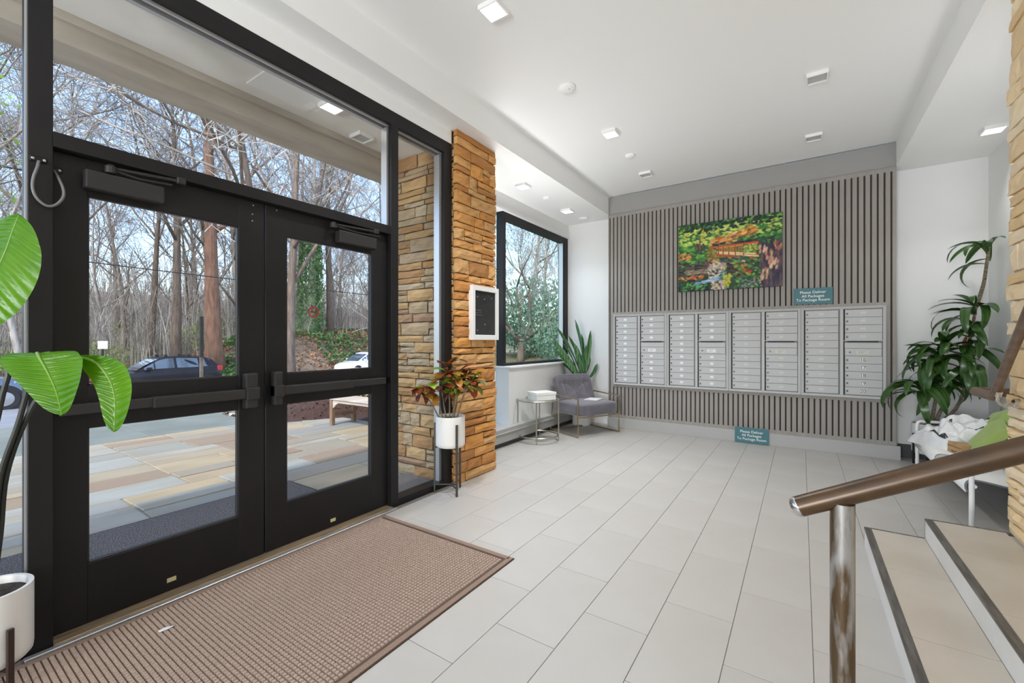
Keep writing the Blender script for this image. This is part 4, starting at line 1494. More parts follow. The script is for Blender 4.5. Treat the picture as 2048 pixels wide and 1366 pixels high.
# ================================================================== ENTRANCE CANOPY
cn = struct('trim_3')
M_conc = mat('painted_soffit', rgb(240, 239, 235), rgb(230, 228, 222), rough=.9, scale=3)
M_beam = mat('stained_concrete', rgb(196, 188, 176), rgb(164, 154, 140), rough=.9, scale=2.2, stretch=(2, .5, 2))
B('soffit', M_conc, -3.5, -2.84, -3.2, 3.66, 3.20, 3.72, cn)
B('fascia_beam', M_beam, -3.78, -3.5, -3.2, 3.66, 3.035, 3.72, cn)
B('beam_ledge', M_beam, -3.505, -3.46, -3.2, 3.66, 3.15, 3.201, cn, bevel=.006)
B('soffit_panel', M_ceil, -3.33, -2.98, 1.52, 1.98, 3.19, 3.2005, cn, bevel=.002)
fixture(-3.06, 2.03, 3.19, 'on', 'lit square light under the outdoor canopy beside the flat panel', 6)
fixture(-3.32, 2.50, 3.20, 'off', 'unlit square light under the outdoor canopy near the pier', 0)

# ================================================================== PATIO
pt = struct('patio')
B('patio_bed', mat('sand_joint', rgb(150, 142, 130), rgb(126, 118, 106), rough=.95, scale=8), -7.72, -2.84, -3.4, 4.75, -.2, -.034, pt)
M_flag = mat('flagstone', rgb(160, 152, 132), rgb(138, 126, 104), rough=.7, scale=3.2, stretch=(1.6, .4, 1), lo=.4, hi=.72, bump=.12, bscale=9,
             pal=[rgb(138, 138, 128), rgb(156, 144, 120), rgb(132, 136, 134), rgb(164, 148, 118), rgb(142, 134, 118), rgb(156, 152, 138), rgb(150, 152, 144), rgb(160, 142, 114), rgb(138, 118, 98), rgb(150, 148, 136)], palmix=.75)
rf = random.Random(6)
cells = []


def split(x0, x1, y0, y1):
    w, h = x1 - x0, y1 - y0
    if (w < .7 and h < 1.3 and rf.random() < .75) or (w < .38) or (h < .5):
        cells.append((x0, x1, y0, y1))
        return
    if (w / .5 > h / 1.1 and w > .5) or h < .85:
        m_ = x0 + w * rf.uniform(.36, .64)
        split(x0, m_, y0, y1)
        split(m_, x1, y0, y1)
    else:
        m_ = y0 + h * rf.uniform(.36, .64)
        split(x0, x1, y0, m_)
        split(x0, x1, m_, y1)


split(-7.68, -2.85, -2.6, 4.72)
for x0, x1, y0, y1 in cells:
    g = rf.uniform(.006, .011)
    j = lambda: rf.uniform(-.006, .006)
    z = -.022 + rf.uniform(-.004, .004)
    m = MB().prism([(x0 + g + j(), y0 + g + j()), (x1 - g + j(), y0 + g + j()), (x1 - g + j(), y1 - g + j()), (x0 + g + j(), y1 - g + j())], (0, 0, z - .03), (1, 0, 0), (0, 1, 0), (0, 0, .03))
    m.build('flagstone', M_flag, pt, bevel=.005)
dm = thing('outdoor_mat', (-3.5, 1.2, -.02), 'speckled charcoal outdoor mat on the flagstones outside the doors', 'mat')
M_omat = mat('charcoal_mat', rgb(66, 62, 60), rgb(128, 122, 118), rough=.97, scale=140, lo=.5, hi=.62)
B('mat_body', M_omat, -4.08, -2.9, .1, 2.24, -.018, -.004, dm, bevel=.003)
B('mat_edge', mat('mat_dark_edge', rgb(40, 38, 37), rough=.9), -4.1, -2.88, .08, 2.26, -.018, -.008, dm)
M_walk = mat('sidewalk_concrete', rgb(116, 122, 114), rgb(102, 109, 102), rough=.9, scale=1.5, bump=.1, bscale=60)
sw = struct('sidewalk')
for i, (a, b) in enumerate(((-3.4, -1.5), (-1.5, .4), (.4, 2.3), (2.3, 3.7))):
    B('slab', M_walk, -10.35, -7.74, a + .008, b - .008, -.14, -.03, sw, bevel=.008)
B('slab', M_walk, -10.35, -9.1, 3.72, 30, -.14, -.035, sw, bevel=.008)
B('slab', M_walk, -10.35, -7.74, -40, -3.42, -.14, -.035, sw, bevel=.008)


# ================================================================== TERRAIN
def sst(a, b, x):
    t = max(0, min(1, (x - a) / (b - a)))
    return t * t * (3 - 2 * t)


def ground(x, y):
    if x > -10.4:
        return -.06 + 1.0 * sst(6.5, 11.5, y) * sst(-10.4, -8.6, x) * (1 - .75 * sst(-5.2, -3.6, x))
    if x > -25.8:
        return -.07 - (-10.4 - x) * .0588
    d = -25.8 - x
    A = .35 + 2.5 * sst(8, 17, y)
    return -.97 + A * sst(.2, 5.5, d) + 8.5 * sst(22, 85, d) + .25 * math.sin(x * .7 + y * .5) * sst(3, 9, d)


M_asph = mat('asphalt', rgb(134, 137, 142), rgb(118, 122, 128), rough=.9, scale=1.2, bump=.15, bscale=200)
M_woods = mat('leaf_litter_ground', rgb(128, 114, 98), rgb(96, 92, 76), rough=1, scale=1.4, bump=.8, bscale=3)
M_yard = mat('garden_soil', rgb(112, 92, 72), rgb(96, 104, 66), rough=1, scale=1.4, bump=.6, bscale=8)
st_ = struct('street')
m = MB()
xs = [-10.4 - 1.54 * i for i in range(11)]
m.grid(lambda u, v: (-10.4 - 15.4 * u, -60 + 150 * v, ground(-10.4001 - 15.39 * u, 0)), 10, 10)
m.build('asphalt_surface', M_asph, st_)
B('kerb', M_walk, -10.42, -10.28, -60, 90, -.2, -.032, st_, bevel=.01)
B('kerb', M_walk, -26.0, -25.8, -60, 90, -1.2, -.86, st_, bevel=.02)
hl = struct('hillside')
m = MB()
m.grid(lambda u, v: (-25.95 - 84 * u ** 1.4, -50 + 170 * v, ground(-25.95 - 84 * u ** 1.4, -50 + 170 * v)), 50, 80)
m.build('hill_surface', M_woods, hl, smooth='all')
gd = struct('garden_ground')
m = MB()
m.grid(lambda u, v: (-10.3 + 6.85 * u, 4.76 + 22 * v, ground(-10.3 + 6.85 * u, 4.76 + 22 * v)), 20, 50)
m.build('garden_surface', M_yard, gd, smooth='all')
# mulch bed with a mound behind the bench
rmu = np.random.RandomState(4)


def mulch_z(x, y):
    y0 = 3.72 + .95 * sst(-7.3, -6.5, x)
    return -.05 + .36 * sst(y0, y0 + 1.3, y + .12 * math.sin(x * 4)) * sst(-9.0, -8.0, x) * (1 - .45 * sst(-7.0, -5.6, x))


mu = MB().grid(lambda u, v: (-8.95 + 5.4 * u, 3.62 + 3.4 * v, mulch_z(-8.95 + 5.4 * u, 3.62 + 3.4 * v)), 40, 30)
mb_ = tag(mu.build('mulch_bed', mat('mulch', rgb(72, 49, 40), rgb(50, 34, 28), rough=1, scale=30, bump=1, bscale=40), smooth='all'), None, None, None, 'stuff')
mb_['label'] = 'dark brown mulch mound beside the flagstone patio'
mb_['category'] = 'mulch'


def scatter(name, n, xr, yr, zf, size, m, label, cat, seed, quad=True, up=0.02, tiltmax=1.0, parent=None):
    r = np.random.RandomState(seed)
    v, f = [], []
    for k in range(n):
        x, y = r.uniform(*xr), r.uniform(*yr)
        z = zf(x, y) + r.uniform(0, up)
        s = size * r.uniform(.5, 1.4)
        R = Euler((r.uniform(-tiltmax, tiltmax), r.uniform(-tiltmax, tiltmax), r.uniform(0, 6.3))).to_matrix()
        b = len(v)
        for p in ((-s, 0, 0), (0, -s * .45, s * .12), (s, 0, 0), (0, s * .45, s * .12)):
            v.append(tuple(R @ Vector(p) + Vector((x, y, z))))
        f.append((b, b + 1, b + 2, b + 3))
    o = MB().add(v, f).build(name, m, parent, fixn=False)
    o['kind'] = 'stuff'
    if label:
        tag(o, label, cat)
    return o


scatter('mulch_chips', 1500, (-8.8, -4.2), (3.7, 6.2), lambda x, y: mulch_z(x, y) if mulch_z(x, y) > -.01 else -.16, .035, mat('mulch_chip', rgb(84, 60, 48), rgb(62, 44, 36), rough=1, scale=3), 'loose bark chips lying on the mulch mound', 'mulch', 3, up=.03)
scatter('gravel_strip', 1500, (-9.08, -7.75), (3.72, 5.4), lambda x, y: -.045, .05, mat('pale_gravel', rgb(190, 180, 168), rgb(120, 110, 102), rough=.9, scale=4), 'strip of pale and grey stones beyond the patio', 'gravel', 8, up=.05)
scatter('leaf_litter', 9000, (-33, -25.9), (6, 40), ground, .13, mat('fallen_leaf', rgb(176, 128, 92), rgb(124, 86, 64), rough=1, scale=1.1, lo=.4, hi=.6), 'brown fallen leaves covering the bank behind the parked cars', 'leaves', 5, up=.25)
M_ivy = mat('ivy_leaf', rgb(70, 108, 56), rgb(98, 138, 74), rough=.5, scale=2, trans=.25)
for i, (xr, yr, n, lab) in enumerate((((-29.5, -26.2), (9.2, 13.2), 1500, 'green ivy on the bank behind the black hatchback'), ((-33, -30), (13, 18), 700, 'green ivy along the top of the bank, left of the white car'),
                                   ((-30.5, -27.5), (18, 23), 700, 'green ivy low on the bank right behind the white car'), ((-36, -32.5), (20, 28), 900, 'green ivy on the crest of the bank behind the white car'))):
    scatter('ivy_patch', n, xr, yr, lambda x, y: ground(x, y) + .12, .16, M_ivy, lab, 'ivy', 20 + i, up=.3)

# ================================================================== BENCH, SHRUBS, SIGN POSTS
M_oldwood = mat('weathered_teak', rgb(198, 188, 176), rgb(160, 148, 134), rough=.85, scale=12, stretch=(.3, 4, 4))
M_oldwood2 = mat('brown_teak', rgb(140, 112, 88), rgb(112, 88, 68), rough=.85, scale=14, stretch=(4, 4, .4))
bn = thing('garden_bench', (-5.55, 4.37, -.02), 'weathered wooden slatted garden bench on the flagstone patio', 'bench')
bx0, bx1 = -6.30, -4.85
for x in (bx0, bx1):
    B('leg', M_oldwood2, x - .035, x + .035, 4.15, 4.21, -.02, .60, bn, bevel=.004)
    B('leg', M_oldwood2, x - .035, x + .035, 4.55, 4.61, -.02, .88, bn, bevel=.004)
    B('armrest', M_oldwood, x - .045, x + .045, 4.12, 4.62, .60, .625, bn, bevel=.005)
    B('side_rail', M_oldwood2, x - .02, x + .02, 4.2, 4.56, .12, .17, bn)
    B('side_rail', M_oldwood2, x - .02, x + .02, 4.2, 4.56, .33, .39, bn)
for k in range(5):
    B('seat_slat', M_oldwood, bx0 - .03, bx1 + .03, 4.145 + .085 * k, 4.215 + .085 * k, .395, .42, bn, bevel=.004)
ap = [(bx0 + .03, .395), (bx0 + .03, .25)] + [(bx0 + .05 + .14 * t, .25 + .1 * math.sin(t * PI / 2)) for t in (.3, .6, 1)] + [(bx1 - .05 - .14 * t, .25 + .1 * math.sin(t * PI / 2)) for t in (1, .6, .3)] + [(bx1 - .03, .25), (bx1 - .03, .395)]
MB().prism(ap, (0, 4.165, 0), (1, 0, 0), (0, 0, 1), (0, .03, 0)).build('apron', M_oldwood, bn)
B('top_rail', M_oldwood, bx0, bx1, 4.56, 4.60, .82, .89, bn, bevel=.004)
B('back_rail', M_oldwood, bx0, bx1, 4.56, 4.60, .45, .50, bn, bevel=.004)
for k in range(12):
    x = bx0 + .1 + (bx1 - bx0 - .2) * k / 11
    B('back_slat', M_oldwood, x - .02, x + .02, 4.57, 4.59, .5, .82, bn)

M_shoot = mat('yellow_green_leaf', rgb(150, 170, 66), rgb(206, 208, 110), rough=.5, scale=9, trans=.3)


def leaf_cloud(n, r, size, seed, flat=.7, m=None, shell=.5):
    rr_ = np.random.RandomState(seed)
    v, f = [], []
    for k in range(n):
        d = rr_.normal(size=3)
        d /= np.linalg.norm(d)
        d = d * (shell + (1 - shell) * rr_.uniform()) ** .7
        c = Vector((d[0] * r, d[1] * r, (d[2] * flat + flat) * r))
        s = size * rr_.uniform(.6, 1.4)
        R = Euler(tuple(rr_.uniform(-1.6, 1.6, 3))).to_matrix()
        b = len(v)
        for p in ((-s, 0, 0), (0, -s * .42, s * .1), (s, 0, 0), (0, s * .42, s * .1)):
            v.append(tuple(R @ Vector(p) + c))
        f.append((b, b + 1, b + 2, b + 3))
    return MB().add(v, f).mesh('foliage', m, fixn=False)


def shrub(name, me, loc, s, label, group=None, stems=True):
    t = thing(name, loc, label, 'shrub', group)
    o = inst(me, 'foliage', loc, t, (0, 0, loc[0] * 7 % 6), s)
    o['kind'] = 'stuff'
    inst(STEMS, 'stems', loc, t, None, s)
    return t


sm = MB()
for k in range(7):
    a = k * 2.4
    sm.tube([(0, 0, -.1), (.15 * math.cos(a), .15 * math.sin(a), .35), (.42 * math.cos(a), .42 * math.sin(a), .85)], [.02, .014, .006], 5)
M_bark = mat('grey_brown_bark', rgb(146, 134, 120), rgb(100, 88, 76), rough=.95, scale=6, stretch=(2, 2, .4), bump=.6, bscale=12)
STEMS = sm.mesh('stems', M_bark)
sh_y = leaf_cloud(420, .5, .06, 2, .6, M_shoot)
for k, (x, y, s, lab) in enumerate(((-6.9, 5.35, .55, 'clump of yellow-green shoots in the mulch left of the bench'), (-6.2, 5.3, .6, 'clump of yellow-green shoots in the mulch behind the bench, left end'),
                                    (-5.5, 5.4, .65, 'clump of yellow-green shoots in the mulch behind the middle of the bench'), (-4.8, 5.35, .6, 'clump of yellow-green shoots in the mulch behind the right bench arm'))):
    shrub('spring_shoots', sh_y, (x, y, mulch_z(x, y)), s, lab)
M_under = mat('understory_leaf', rgb(158, 166, 104), rgb(124, 136, 84), rough=.7, scale=2, trans=.3)
M_ever = mat('evergreen_leaf', rgb(118, 148, 122), rgb(80, 112, 88), rough=.5, scale=3, trans=.15)
sh_u = leaf_cloud(800, 1.0, .06, 12, .8, M_under, .3)
sh_e = leaf_cloud(2600, 1.0, .05, 13, .75, M_ever, .4)
for k, (x, y) in enumerate(((-29.5, 4.2), (-30.5, 6.5), (-33, 2.6), (-35, 5.2), (-36, 9), (-39, 7), (-41, 12), (-43, 4), (-40, 16), (-45, 9), (-34, 12), (-47, 18), (-38, 20), (-44, 26), (-50, 13))):
    shrub('understory_bush', sh_u, (x, y, ground(x, y) - .1), 1.1 + .25 * (k % 3), 'loose pale green bush in the bare woods across the street', 'understory bushes in the woods')
for k, (x, y, s, lab) in enumerate(((-8.3, 9.0, 1.0, 'dark evergreen shrub at the left edge of the alcove window'), (-6.5, 11.0, 1.2, 'evergreen shrub behind the forked garden tree'), (-5.0, 10.0, .9, 'evergreen shrub low in the right corner of the alcove window'),
                                    (-4.7, 12.6, 1.8, 'tall evergreen shrub at the right edge of the alcove window'), (-8.0, 13.5, 1.9, 'big evergreen shrub far behind the garden tree'))):
    shrub('evergreen_shrub', sh_e, (x, y, ground(x, y) - .1), s, lab)
M_rock = mat('boulder_stone', rgb(196, 184, 168), rgb(150, 140, 128), rough=.9, scale=3, bump=.5, bscale=8)
for k, (x, y, s, lab) in enumerate(((-6.3, 8.35, .34, 'pale rounded boulder just outside the alcove window, left one'), (-5.55, 8.3, .26, 'pale rounded boulder just outside the alcove window, right one'))):
    rr_ = np.random.RandomState(k)
    bm = bmesh.new()
    bmesh.ops.create_icosphere(bm, subdivisions=3, radius=1)
    ph = rr_.uniform(0, 6, 6)
    for v in bm.verts:
        v.co *= 1 + .12 * math.sin(3 * v.co.x + ph[0]) + .1 * math.sin(4 * v.co.y + ph[1]) + .08 * math.sin(6 * v.co.z + ph[2])
        v.co = Vector((v.co.x * s * 1.5, v.co.y * s, v.co.z * s * .7))
    me = bpy.data.meshes.new('boulder')
    bm.to_mesh(me)
    bm.free()
    me.polygons.foreach_set('use_smooth', [True] * len(me.polygons))
    me.materials.append(M_rock)
    tag(inst(me, 'boulder', (x, y, ground(x, y) + s * .45)), lab, 'boulder')

M_gpost = mat('galvanised_post', rgb(120, 108, 94), rgb(92, 82, 72), rough=.6, metal=.3)
sp_ = thing('sign_post', (-14, 3.35, ground(-14, 3.35)), 'small white square sign on a dark post left of the black hatchback', 'sign')
z = ground(-14, 3.15)
B('post', M_ink, -14.02, -13.98, 3.13, 3.17, z, 1.2, sp_)
B('sign_plate', M_white, -13.98, -13.97, 3.06, 3.24, 1.15, 1.34, sp_, bevel=.004)
ps = thing('street_post', (-12, 4.6, ground(-12, 4.6)), 'slim dark street post in front of the black hatchback', 'post')
B('post', M_gpost, -12.03, -11.97, 4.44, 4.50, ground(-12, 4.5), 1.0, ps)
B('post_sleeve', M_ink, -12.035, -11.965, 4.435, 4.505, .95, 1.93, ps)


# ================================================================== CARS
def car(name, loc, yaw, paint, label, L=4.06, H=1.5, Wd=1.7, rack=True, hood=.22):
    t = thing(name, loc, label, 'car')
    R = Matrix.Rotation(yaw, 4, 'Z')
    glassm = M_carglass
    parts = []

    def bd(mb, nm, m, par=None, **k):
        mb.v = [tuple(R @ Vector(p) + Vector(loc)) for p in mb.v]
        o = mb.build(nm, m, par or t, **k)
        return o
    # stations along the length: x(front +), z low, z belt, half width
    f, r = L / 2, -L / 2
    hd = H * .60
    S = [(f, .32, .52, .62), (f - .10, .22, .66, .76), (f - .35, .2, .78, .82), (f - .75, .2, .86, Wd / 2), (f - 1.05, .2, .93, Wd / 2), (0, .2, .97, Wd / 2), (r + .8, .2, 1.02, Wd / 2), (r + .35, .22, 1.05, Wd / 2 - .01), (r + .1, .28, .98, .78), (r, .4, .85, .72)]
    b = MB()
    n = 12
    vs = []
    for x, zl, zb, w in S:
        ring = [(-w * .9, zl), (-w, zl + .12), (-w * 1.01, (zl + zb) / 2), (-w * .99, zb - .1), (-w * .93, zb), (-w * .5, zb + .03), (w * .5, zb + .03), (w * .93, zb), (w * .99, zb - .1), (w * 1.01, (zl + zb) / 2), (w, zl + .12), (w * .9, zl)]
        vs += [(x, a, c) for a, c in ring]
    fs = [(i * n + k, i * n + (k + 1) % n, (i + 1) * n + (k + 1) % n, (i + 1) * n + k) for i in range(len(S) - 1) for k in range(n)]
    fs += [tuple(range(n)), tuple((len(S) - 1) * n + k for k in range(n))]
    bd(b.add(vs, fs), 'body', paint, smooth=True)
    # cabin: roof rails profile x, z, half width
    C = [(f - .80, .90, .70), (f - 1.15, 1.10, .68), (f - 1.62, H - .08, .60), (f - 1.95, H, .57), (-.25, H + .01, .57), (r + .75, H - .04, .56), (r + .38, H - .16, .55), (r + .10, 1.02, .66)]
    b = MB()
    vs, fs = [], []
    for x, z, w in C:
        vs += [(x, -w - .12 * max(0, (z - .95)) * 0 - .0, z), (x, w, z), (x, -.80, min(z, .95)), (x, .80, min(z, .95))]
    for i in range(len(C) - 1):
        a, c = i * 4, i * 4 + 4
        fs += [(a, a + 1, c + 1, c), (a + 2, a, c, c + 2), (a + 1, a + 3, c + 3, c + 1)]
    cab = bd(b.add(vs, fs), 'cabin', paint, smooth=True)

    def side_pt(x, k, s):
        """point on cabin side at station x, k=0 belt..1 roof"""
        xs_ = [c[0] for c in C]
        for i in range(len(C) - 1):
            if xs_[i] >= x >= xs_[i + 1]:
                q = (xs_[i] - x) / (xs_[i] - xs_[i + 1])
                z = C[i][1] + (C[i + 1][1] - C[i][1]) * q
                w = C[i][2] + (C[i + 1][2] - C[i][2]) * q
                zb = min(z, .95)
                return Vector((x, s * (.80 + (w - .80) * k + .006), zb + (z - zb) * k))
        return Vector((x, s * .8, .95))
    for s in (-1, 1):
        for xa, xb in ((f - 1.08, f - 1.42), (f - 1.47, -.12), (-.22, r + .98), (r + .90, r + .48)):
            g = MB()
            g.grid(lambda u, v: tuple(side_pt(xa + (xb - xa) * u, .10 + .78 * v, s)), 6, 3)
            bd(g, 'side_window', glassm, cab, fixn=False)
        m1 = MB().box(f - 1.30, f - 1.12, min(s * .84, s * 1.0), max(s * .84, s * 1.0), .95, 1.07)
        bd(m1, 'mirror', paint, cab, bevel=.03, seg=2)
        h = MB().grid(lambda u, v: (f - .12 - .42 * u, s * (.62 + .20 * u + .005), .60 + .12 * v + .06 * u), 4, 2)
        bd(h, 'headlight', M_headl, None, fixn=False)
        tl = MB().box(r - .005, r + .22, min(s * .62, s * .815), max(s * .62, s * .815), .80, 1.03)
        bd(tl, 'taillight', M_taill, None, bevel=.02)
    g = MB().grid(lambda u, v: (f - .84 - (.74) * v, (u - .5) * 2 * (.66 - .07 * v), .935 + (H - .14 - .91) * v + .012 + .05 * math.sin(v * PI) * .6), 8, 5)
    bd(g, 'windshield', glassm, cab, fixn=False)
    g = MB().grid(lambda u, v: (r + .13 + .23 * v, (u - .5) * 2 * (.60 - .08 * v), 1.06 + (H - .25 - 1.06) * v + .004), 6, 3)
    bd(g, 'rear_window', glassm, cab, fixn=False)
    for x in (f - .72, r + .68):
        for s in (-1, 1):
            wh = MB()
            wh.lathe([(.20, -.09), (.29, -.10), (.315, -.07), (.315, .07), (.29, .10), (.20, .09)], (0, 0, 0), 24)
            wh.v = [(x + p[0], s * (Wd / 2 - .08) + p[2], .315 + p[1]) for p in wh.v]
            w = bd(wh, 'wheel', M_tyre)
            hb = MB()
            hb.lathe([(.19, 0), (.19, .012), (.03, .03)], (0, 0, 0), 20)
            hb.v = [(x + p[0], s * (Wd / 2 - .08) + s * (.085 + p[2]), .315 + p[1]) for p in hb.v]
            bd(hb, 'hub', M_alu, w)
            ah = MB()
            ah.lathe([(.36, 0), (.36, .012)], (0, 0, 0), 24)
            ah.v = [(x + p[0], s * (Wd / 2 + .005) + s * p[2] * .2, .33 + p[1]) for p in ah.v]
            bd(ah, 'wheel_arch', M_tyre)
    if rack:
        for x in (f - 1.9, f - 2.75):
            for s in (-1, 1):
                bd(MB().box(x - .06, x + .06, s * .53 - .03, s * .53 + .03, H - .03, H + .09), 'rack_foot', M_ink, bevel=.01)
            bd(MB().box(x - .02, x + .02, -.6, .6, H + .06, H + .085), 'rack_bar', M_ink)
    return t


M_carglass = mat('car_glass', rgb(70, 84, 96), rough=.05, spec=.9, coat=1)
M_headl = mat('headlight_glass', rgb(214, 220, 224), rough=.1, coat=1)
M_taill = mat('taillight_red', rgb(170, 26, 34), rough=.2, coat=1)
M_tyre = mat('tyre_rubber', rgb(28, 28, 30), rough=.8)
M_navy = mat('black_car_paint', rgb(15, 17, 26), rough=.4, spec=.3, coat=.15)
M_whitecar = mat('white_car_paint', rgb(232, 234, 236), rough=.25, coat=1)
M_bluecar = mat('steel_blue_car_paint', rgb(78, 98, 124), rough=.25, coat=1)
car('hatchback_car', (-24, 7.5, ground(-24, 8) + .02), -PI2, M_navy, 'dark navy hatchback with roof rack parked across the street')
car('white_car', (-24, 18.6, ground(-24, 18) + .02), -PI2, M_whitecar, 'white car parked at the leafy bank behind the hatchback', rack=False, H=1.48, L=4.3)
car('blue_car', (-18.6, .55, ground(-18.6, 0) + .02), PI2, M_bluecar, 'steel blue car on the street behind the bird of paradise leaves', rack=False, H=1.46, L=4.4)


# ================================================================== TREES
def tree_mesh(seed, h=16, r0=.22, lean=(0, 0), nb=12, first=.3, up=.55, twig=4, thick=1.0, wob=.35, spread=1.0, sub=(6, 6, 4)):
    """returns (trunk MB, branches MB)"""
    R = np.random.RandomState(seed)
    tr, br = MB(), MB()

    def poly(p, d, L, n, w, upb):
        pts = [p]
        d = d / np.linalg.norm(d)
        for i in range(n):
            d = d + R.normal(size=3) * w / n + np.array((0, 0, upb / n))
            d /= np.linalg.norm(d)
            p = p + d * L / n
            pts.append(p)
        return pts

    def child(pts, f, ang, L):
        i = min(len(pts) - 2, int(f * (len(pts) - 1)))
        q = f * (len(pts) - 1) - i
        p = pts[i] * (1 - q) + pts[i + 1] * q
        t = pts[i + 1] - pts[i]
        t = t / np.linalg.norm(t)
        a = R.normal(size=3)
        a -= t * a.dot(t)
        a /= np.linalg.norm(a)
        return p, t * math.cos(ang) + a * math.sin(ang), q

    tk = poly(np.array((0, 0, -.4)), np.array((lean[0], lean[1], 1.0)), h, 9, wob, .25)
    rad = [max(.03, r0 * (1 - (i / 9) ** .9 * .88)) * (1.35 if i == 0 else 1) for i in range(10)]
    tr.tube(tk, rad, 9)
    for b in range(nb):
        f = first + (1 - first) * (b + R.uniform(0, 1)) / nb
        p, d, _ = child(tk, min(f, .985), R.uniform(.5, 1.1) * spread, 0)
        L = h * (.50 - .28 * f) * R.uniform(.7, 1.25)
        r1 = max(.025, r0 * .42 * (1.1 - f)) * thick
        l1 = poly(p, d, L, 6, .7, up)
        tr.tube(l1, [r1 * (1 - .8 * k / 6) + .008 for k in range(7)], 6)
        for c in range(sub[0]):
            f2 = R.uniform(.25, 1)
            p2, d2, _ = child(l1, min(f2, .98), R.uniform(.5, 1.0), 0)
            L2 = L * (.62 - .3 * f2) * R.uniform(.7, 1.4)
            r2 = (r1 * .45 * (1.1 - f2) + .009)
            l2 = poly(p2, d2, L2, 4, .8, up * .5)
            br.tube(l2, [r2 * (1 - .6 * k / 4) + .004 for k in range(5)], 4, cap=False)
            for e in range(sub[1]):
                p3, d3, _ = child(l2, R.uniform(.2, .98), R.uniform(.5, 1.1), 0)
                L3 = L2 * R.uniform(.3, .62)
                l3 = poly(p3, d3, L3, 3, .8, .1)
                br.tube(l3, [.010 * thick, .0085 * thick, .007 * thick, .006], 3, cap=False)
                for g in range(sub[2]):
                    p4, d4, _ = child(l3, R.uniform(.2, .98), R.uniform(.5, 1.2), 0)
                    l4 = poly(p4, d4, L3 * R.uniform(.35, .7), 2, .7, 0)
                    br.tube(l4, [.0065 * thick, .0055 * thick, .005], 3, cap=False)
    return tr, br


M_twig = mat('pale_twig', rgb(172, 166, 158), rgb(96, 90, 84), rough=.95, scale=.6)
M_redbark = mat('reddish_bark', rgb(132, 100, 82), rgb(100, 74, 60), rough=.95, scale=5, stretch=(2, 2, .3), bump=.7, bscale=10)
M_brownbark = mat('brown_bark', rgb(118, 104, 92), rgb(86, 74, 64), rough=.95, scale=6, stretch=(2, 2, .3), bump=.7, bscale=10)
M_palebark = mat('pale_grey_bark', rgb(182, 176, 168), rgb(140, 132, 122), rough=.9, scale=4, stretch=(2, 2, .4), bump=.4, bscale=10)
PROT = []
for k, kw in enumerate((dict(h=17, r0=.20, nb=15, first=.14), dict(h=19, r0=.26, nb=13, first=.38), dict(h=14, r0=.15, nb=12, lean=(.05, .12)), dict(h=16, r0=.17, nb=15, lean=(-.05, -.1), first=.12), dict(h=13, r0=.12, nb=14, wob=.6, first=.12), dict(h=21, r0=.30, nb=13, first=.42))):
    a, b = tree_mesh(40 + k, **kw)
    PROT.append((a.mesh('trunk', (M_bark, M_brownbark, M_palebark, M_bark, M_palebark, M_brownbark)[k], smooth='all', fixn=False), b.mesh('twigs', M_twig, fixn=False)))


def tree(me, loc, yaw, s, label, group=None, name='bare_tree'):
    t = thing(name, loc, label, 'tree', group)
    R = (0, 0, yaw)
    inst(me[0], 'trunk', loc, t, R, s)
    inst(me[1], 'twigs', loc, t, R, s)['kind'] = 'stuff'
    return t


rtw = random.Random(77)
GL = 'bare leafless tree in the woods across the street'
cnt = 0
for x0, step in ((-31, 4.2), (-36, 4.6), (-42, 5.0), (-50, 5.6), (-60, 6.5), (-72, 8)):
    y = .02 * -x0
    while y < 1.15 * -x0:
        x = x0 + rtw.uniform(-2, 2)
        yy = y + rtw.uniform(-1.2, 1.2)
        if not (x0 == -31 and 8.6 < yy < 11.2):
            tree(PROT[cnt % 6], (x, yy, ground(x, yy) - .2), rtw.uniform(0, 6.3), rtw.uniform(.8, 1.15), GL, 'bare trees in the woods across the street')
        cnt += 1
        y += step
# single trees that can be told apart
def solo(seed, loc, bark, label, name='bare_tree', **kw):
    a, b = tree_mesh(seed, **kw)
    t = thing(name, loc, label, 'tree')
    mb = [tuple(Vector(p) + Vector(loc)) for p in a.v]
    a.v = mb
    b.v = [tuple(Vector(p) + Vector(loc)) for p in b.v]
    a.build('trunk', bark, t, smooth='all', fixn=False, origin=loc)
    b.build('twigs', M_twig, t, fixn=False, origin=loc)['kind'] = 'stuff'
    return t, a


gz = lambda x, y: ground(x, y) - .2
solo(101, (-28.5, 11.35, gz(-28.5, 11.35)), M_redbark, 'thick reddish-brown tree trunk just behind the black hatchback', h=20, r0=.50, lean=(.02, -.10), nb=12, first=.4, wob=.2)
solo(102, (-30.5, 10.05, gz(-30.5, 10.05)), M_brownbark, 'straight brown tree trunk behind the roof of the black hatchback', h=19, r0=.30, lean=(0, -.02), nb=12, first=.4, wob=.15)
solo(103, (-27.5, 3.9, gz(-27.5, 3.9)), M_palebark, 'crooked pale forked tree behind the small white sign', h=13, r0=.16, lean=(.1, -.1), nb=12, first=.22, wob=.9)
solo(104, (-17.8, 9.85, ground(-17.8, 9.85)), M_brownbark, 'brown street tree trunk close behind the left edge of the right door glass', h=15, r0=.23, lean=(0, .01), nb=12, first=.3, wob=.2)
solo(105, (-22.6, 20.7, ground(-22, 20)), M_brownbark, 'dark spreading tree whose limbs cross the right door glass', h=12, r0=.2, lean=(-.1, .25), nb=14, first=.12, wob=.5, spread=1.3, up=.3)
solo(106, (-9.6, 4.9, -.1), M_brownbark, 'slender dark tree with limbs reaching across the transom window', h=11, r0=.10, lean=(-.02, -.05), nb=13, first=.3, wob=.4, spread=1.2, up=.5)
solo(107, (-24.5, .9, ground(-25, 0)), M_bark, 'forked bare tree with dark limbs against blue sky, left of the transom', h=16, r0=.24, lean=(.0, .05), nb=13, first=.25, wob=.5)
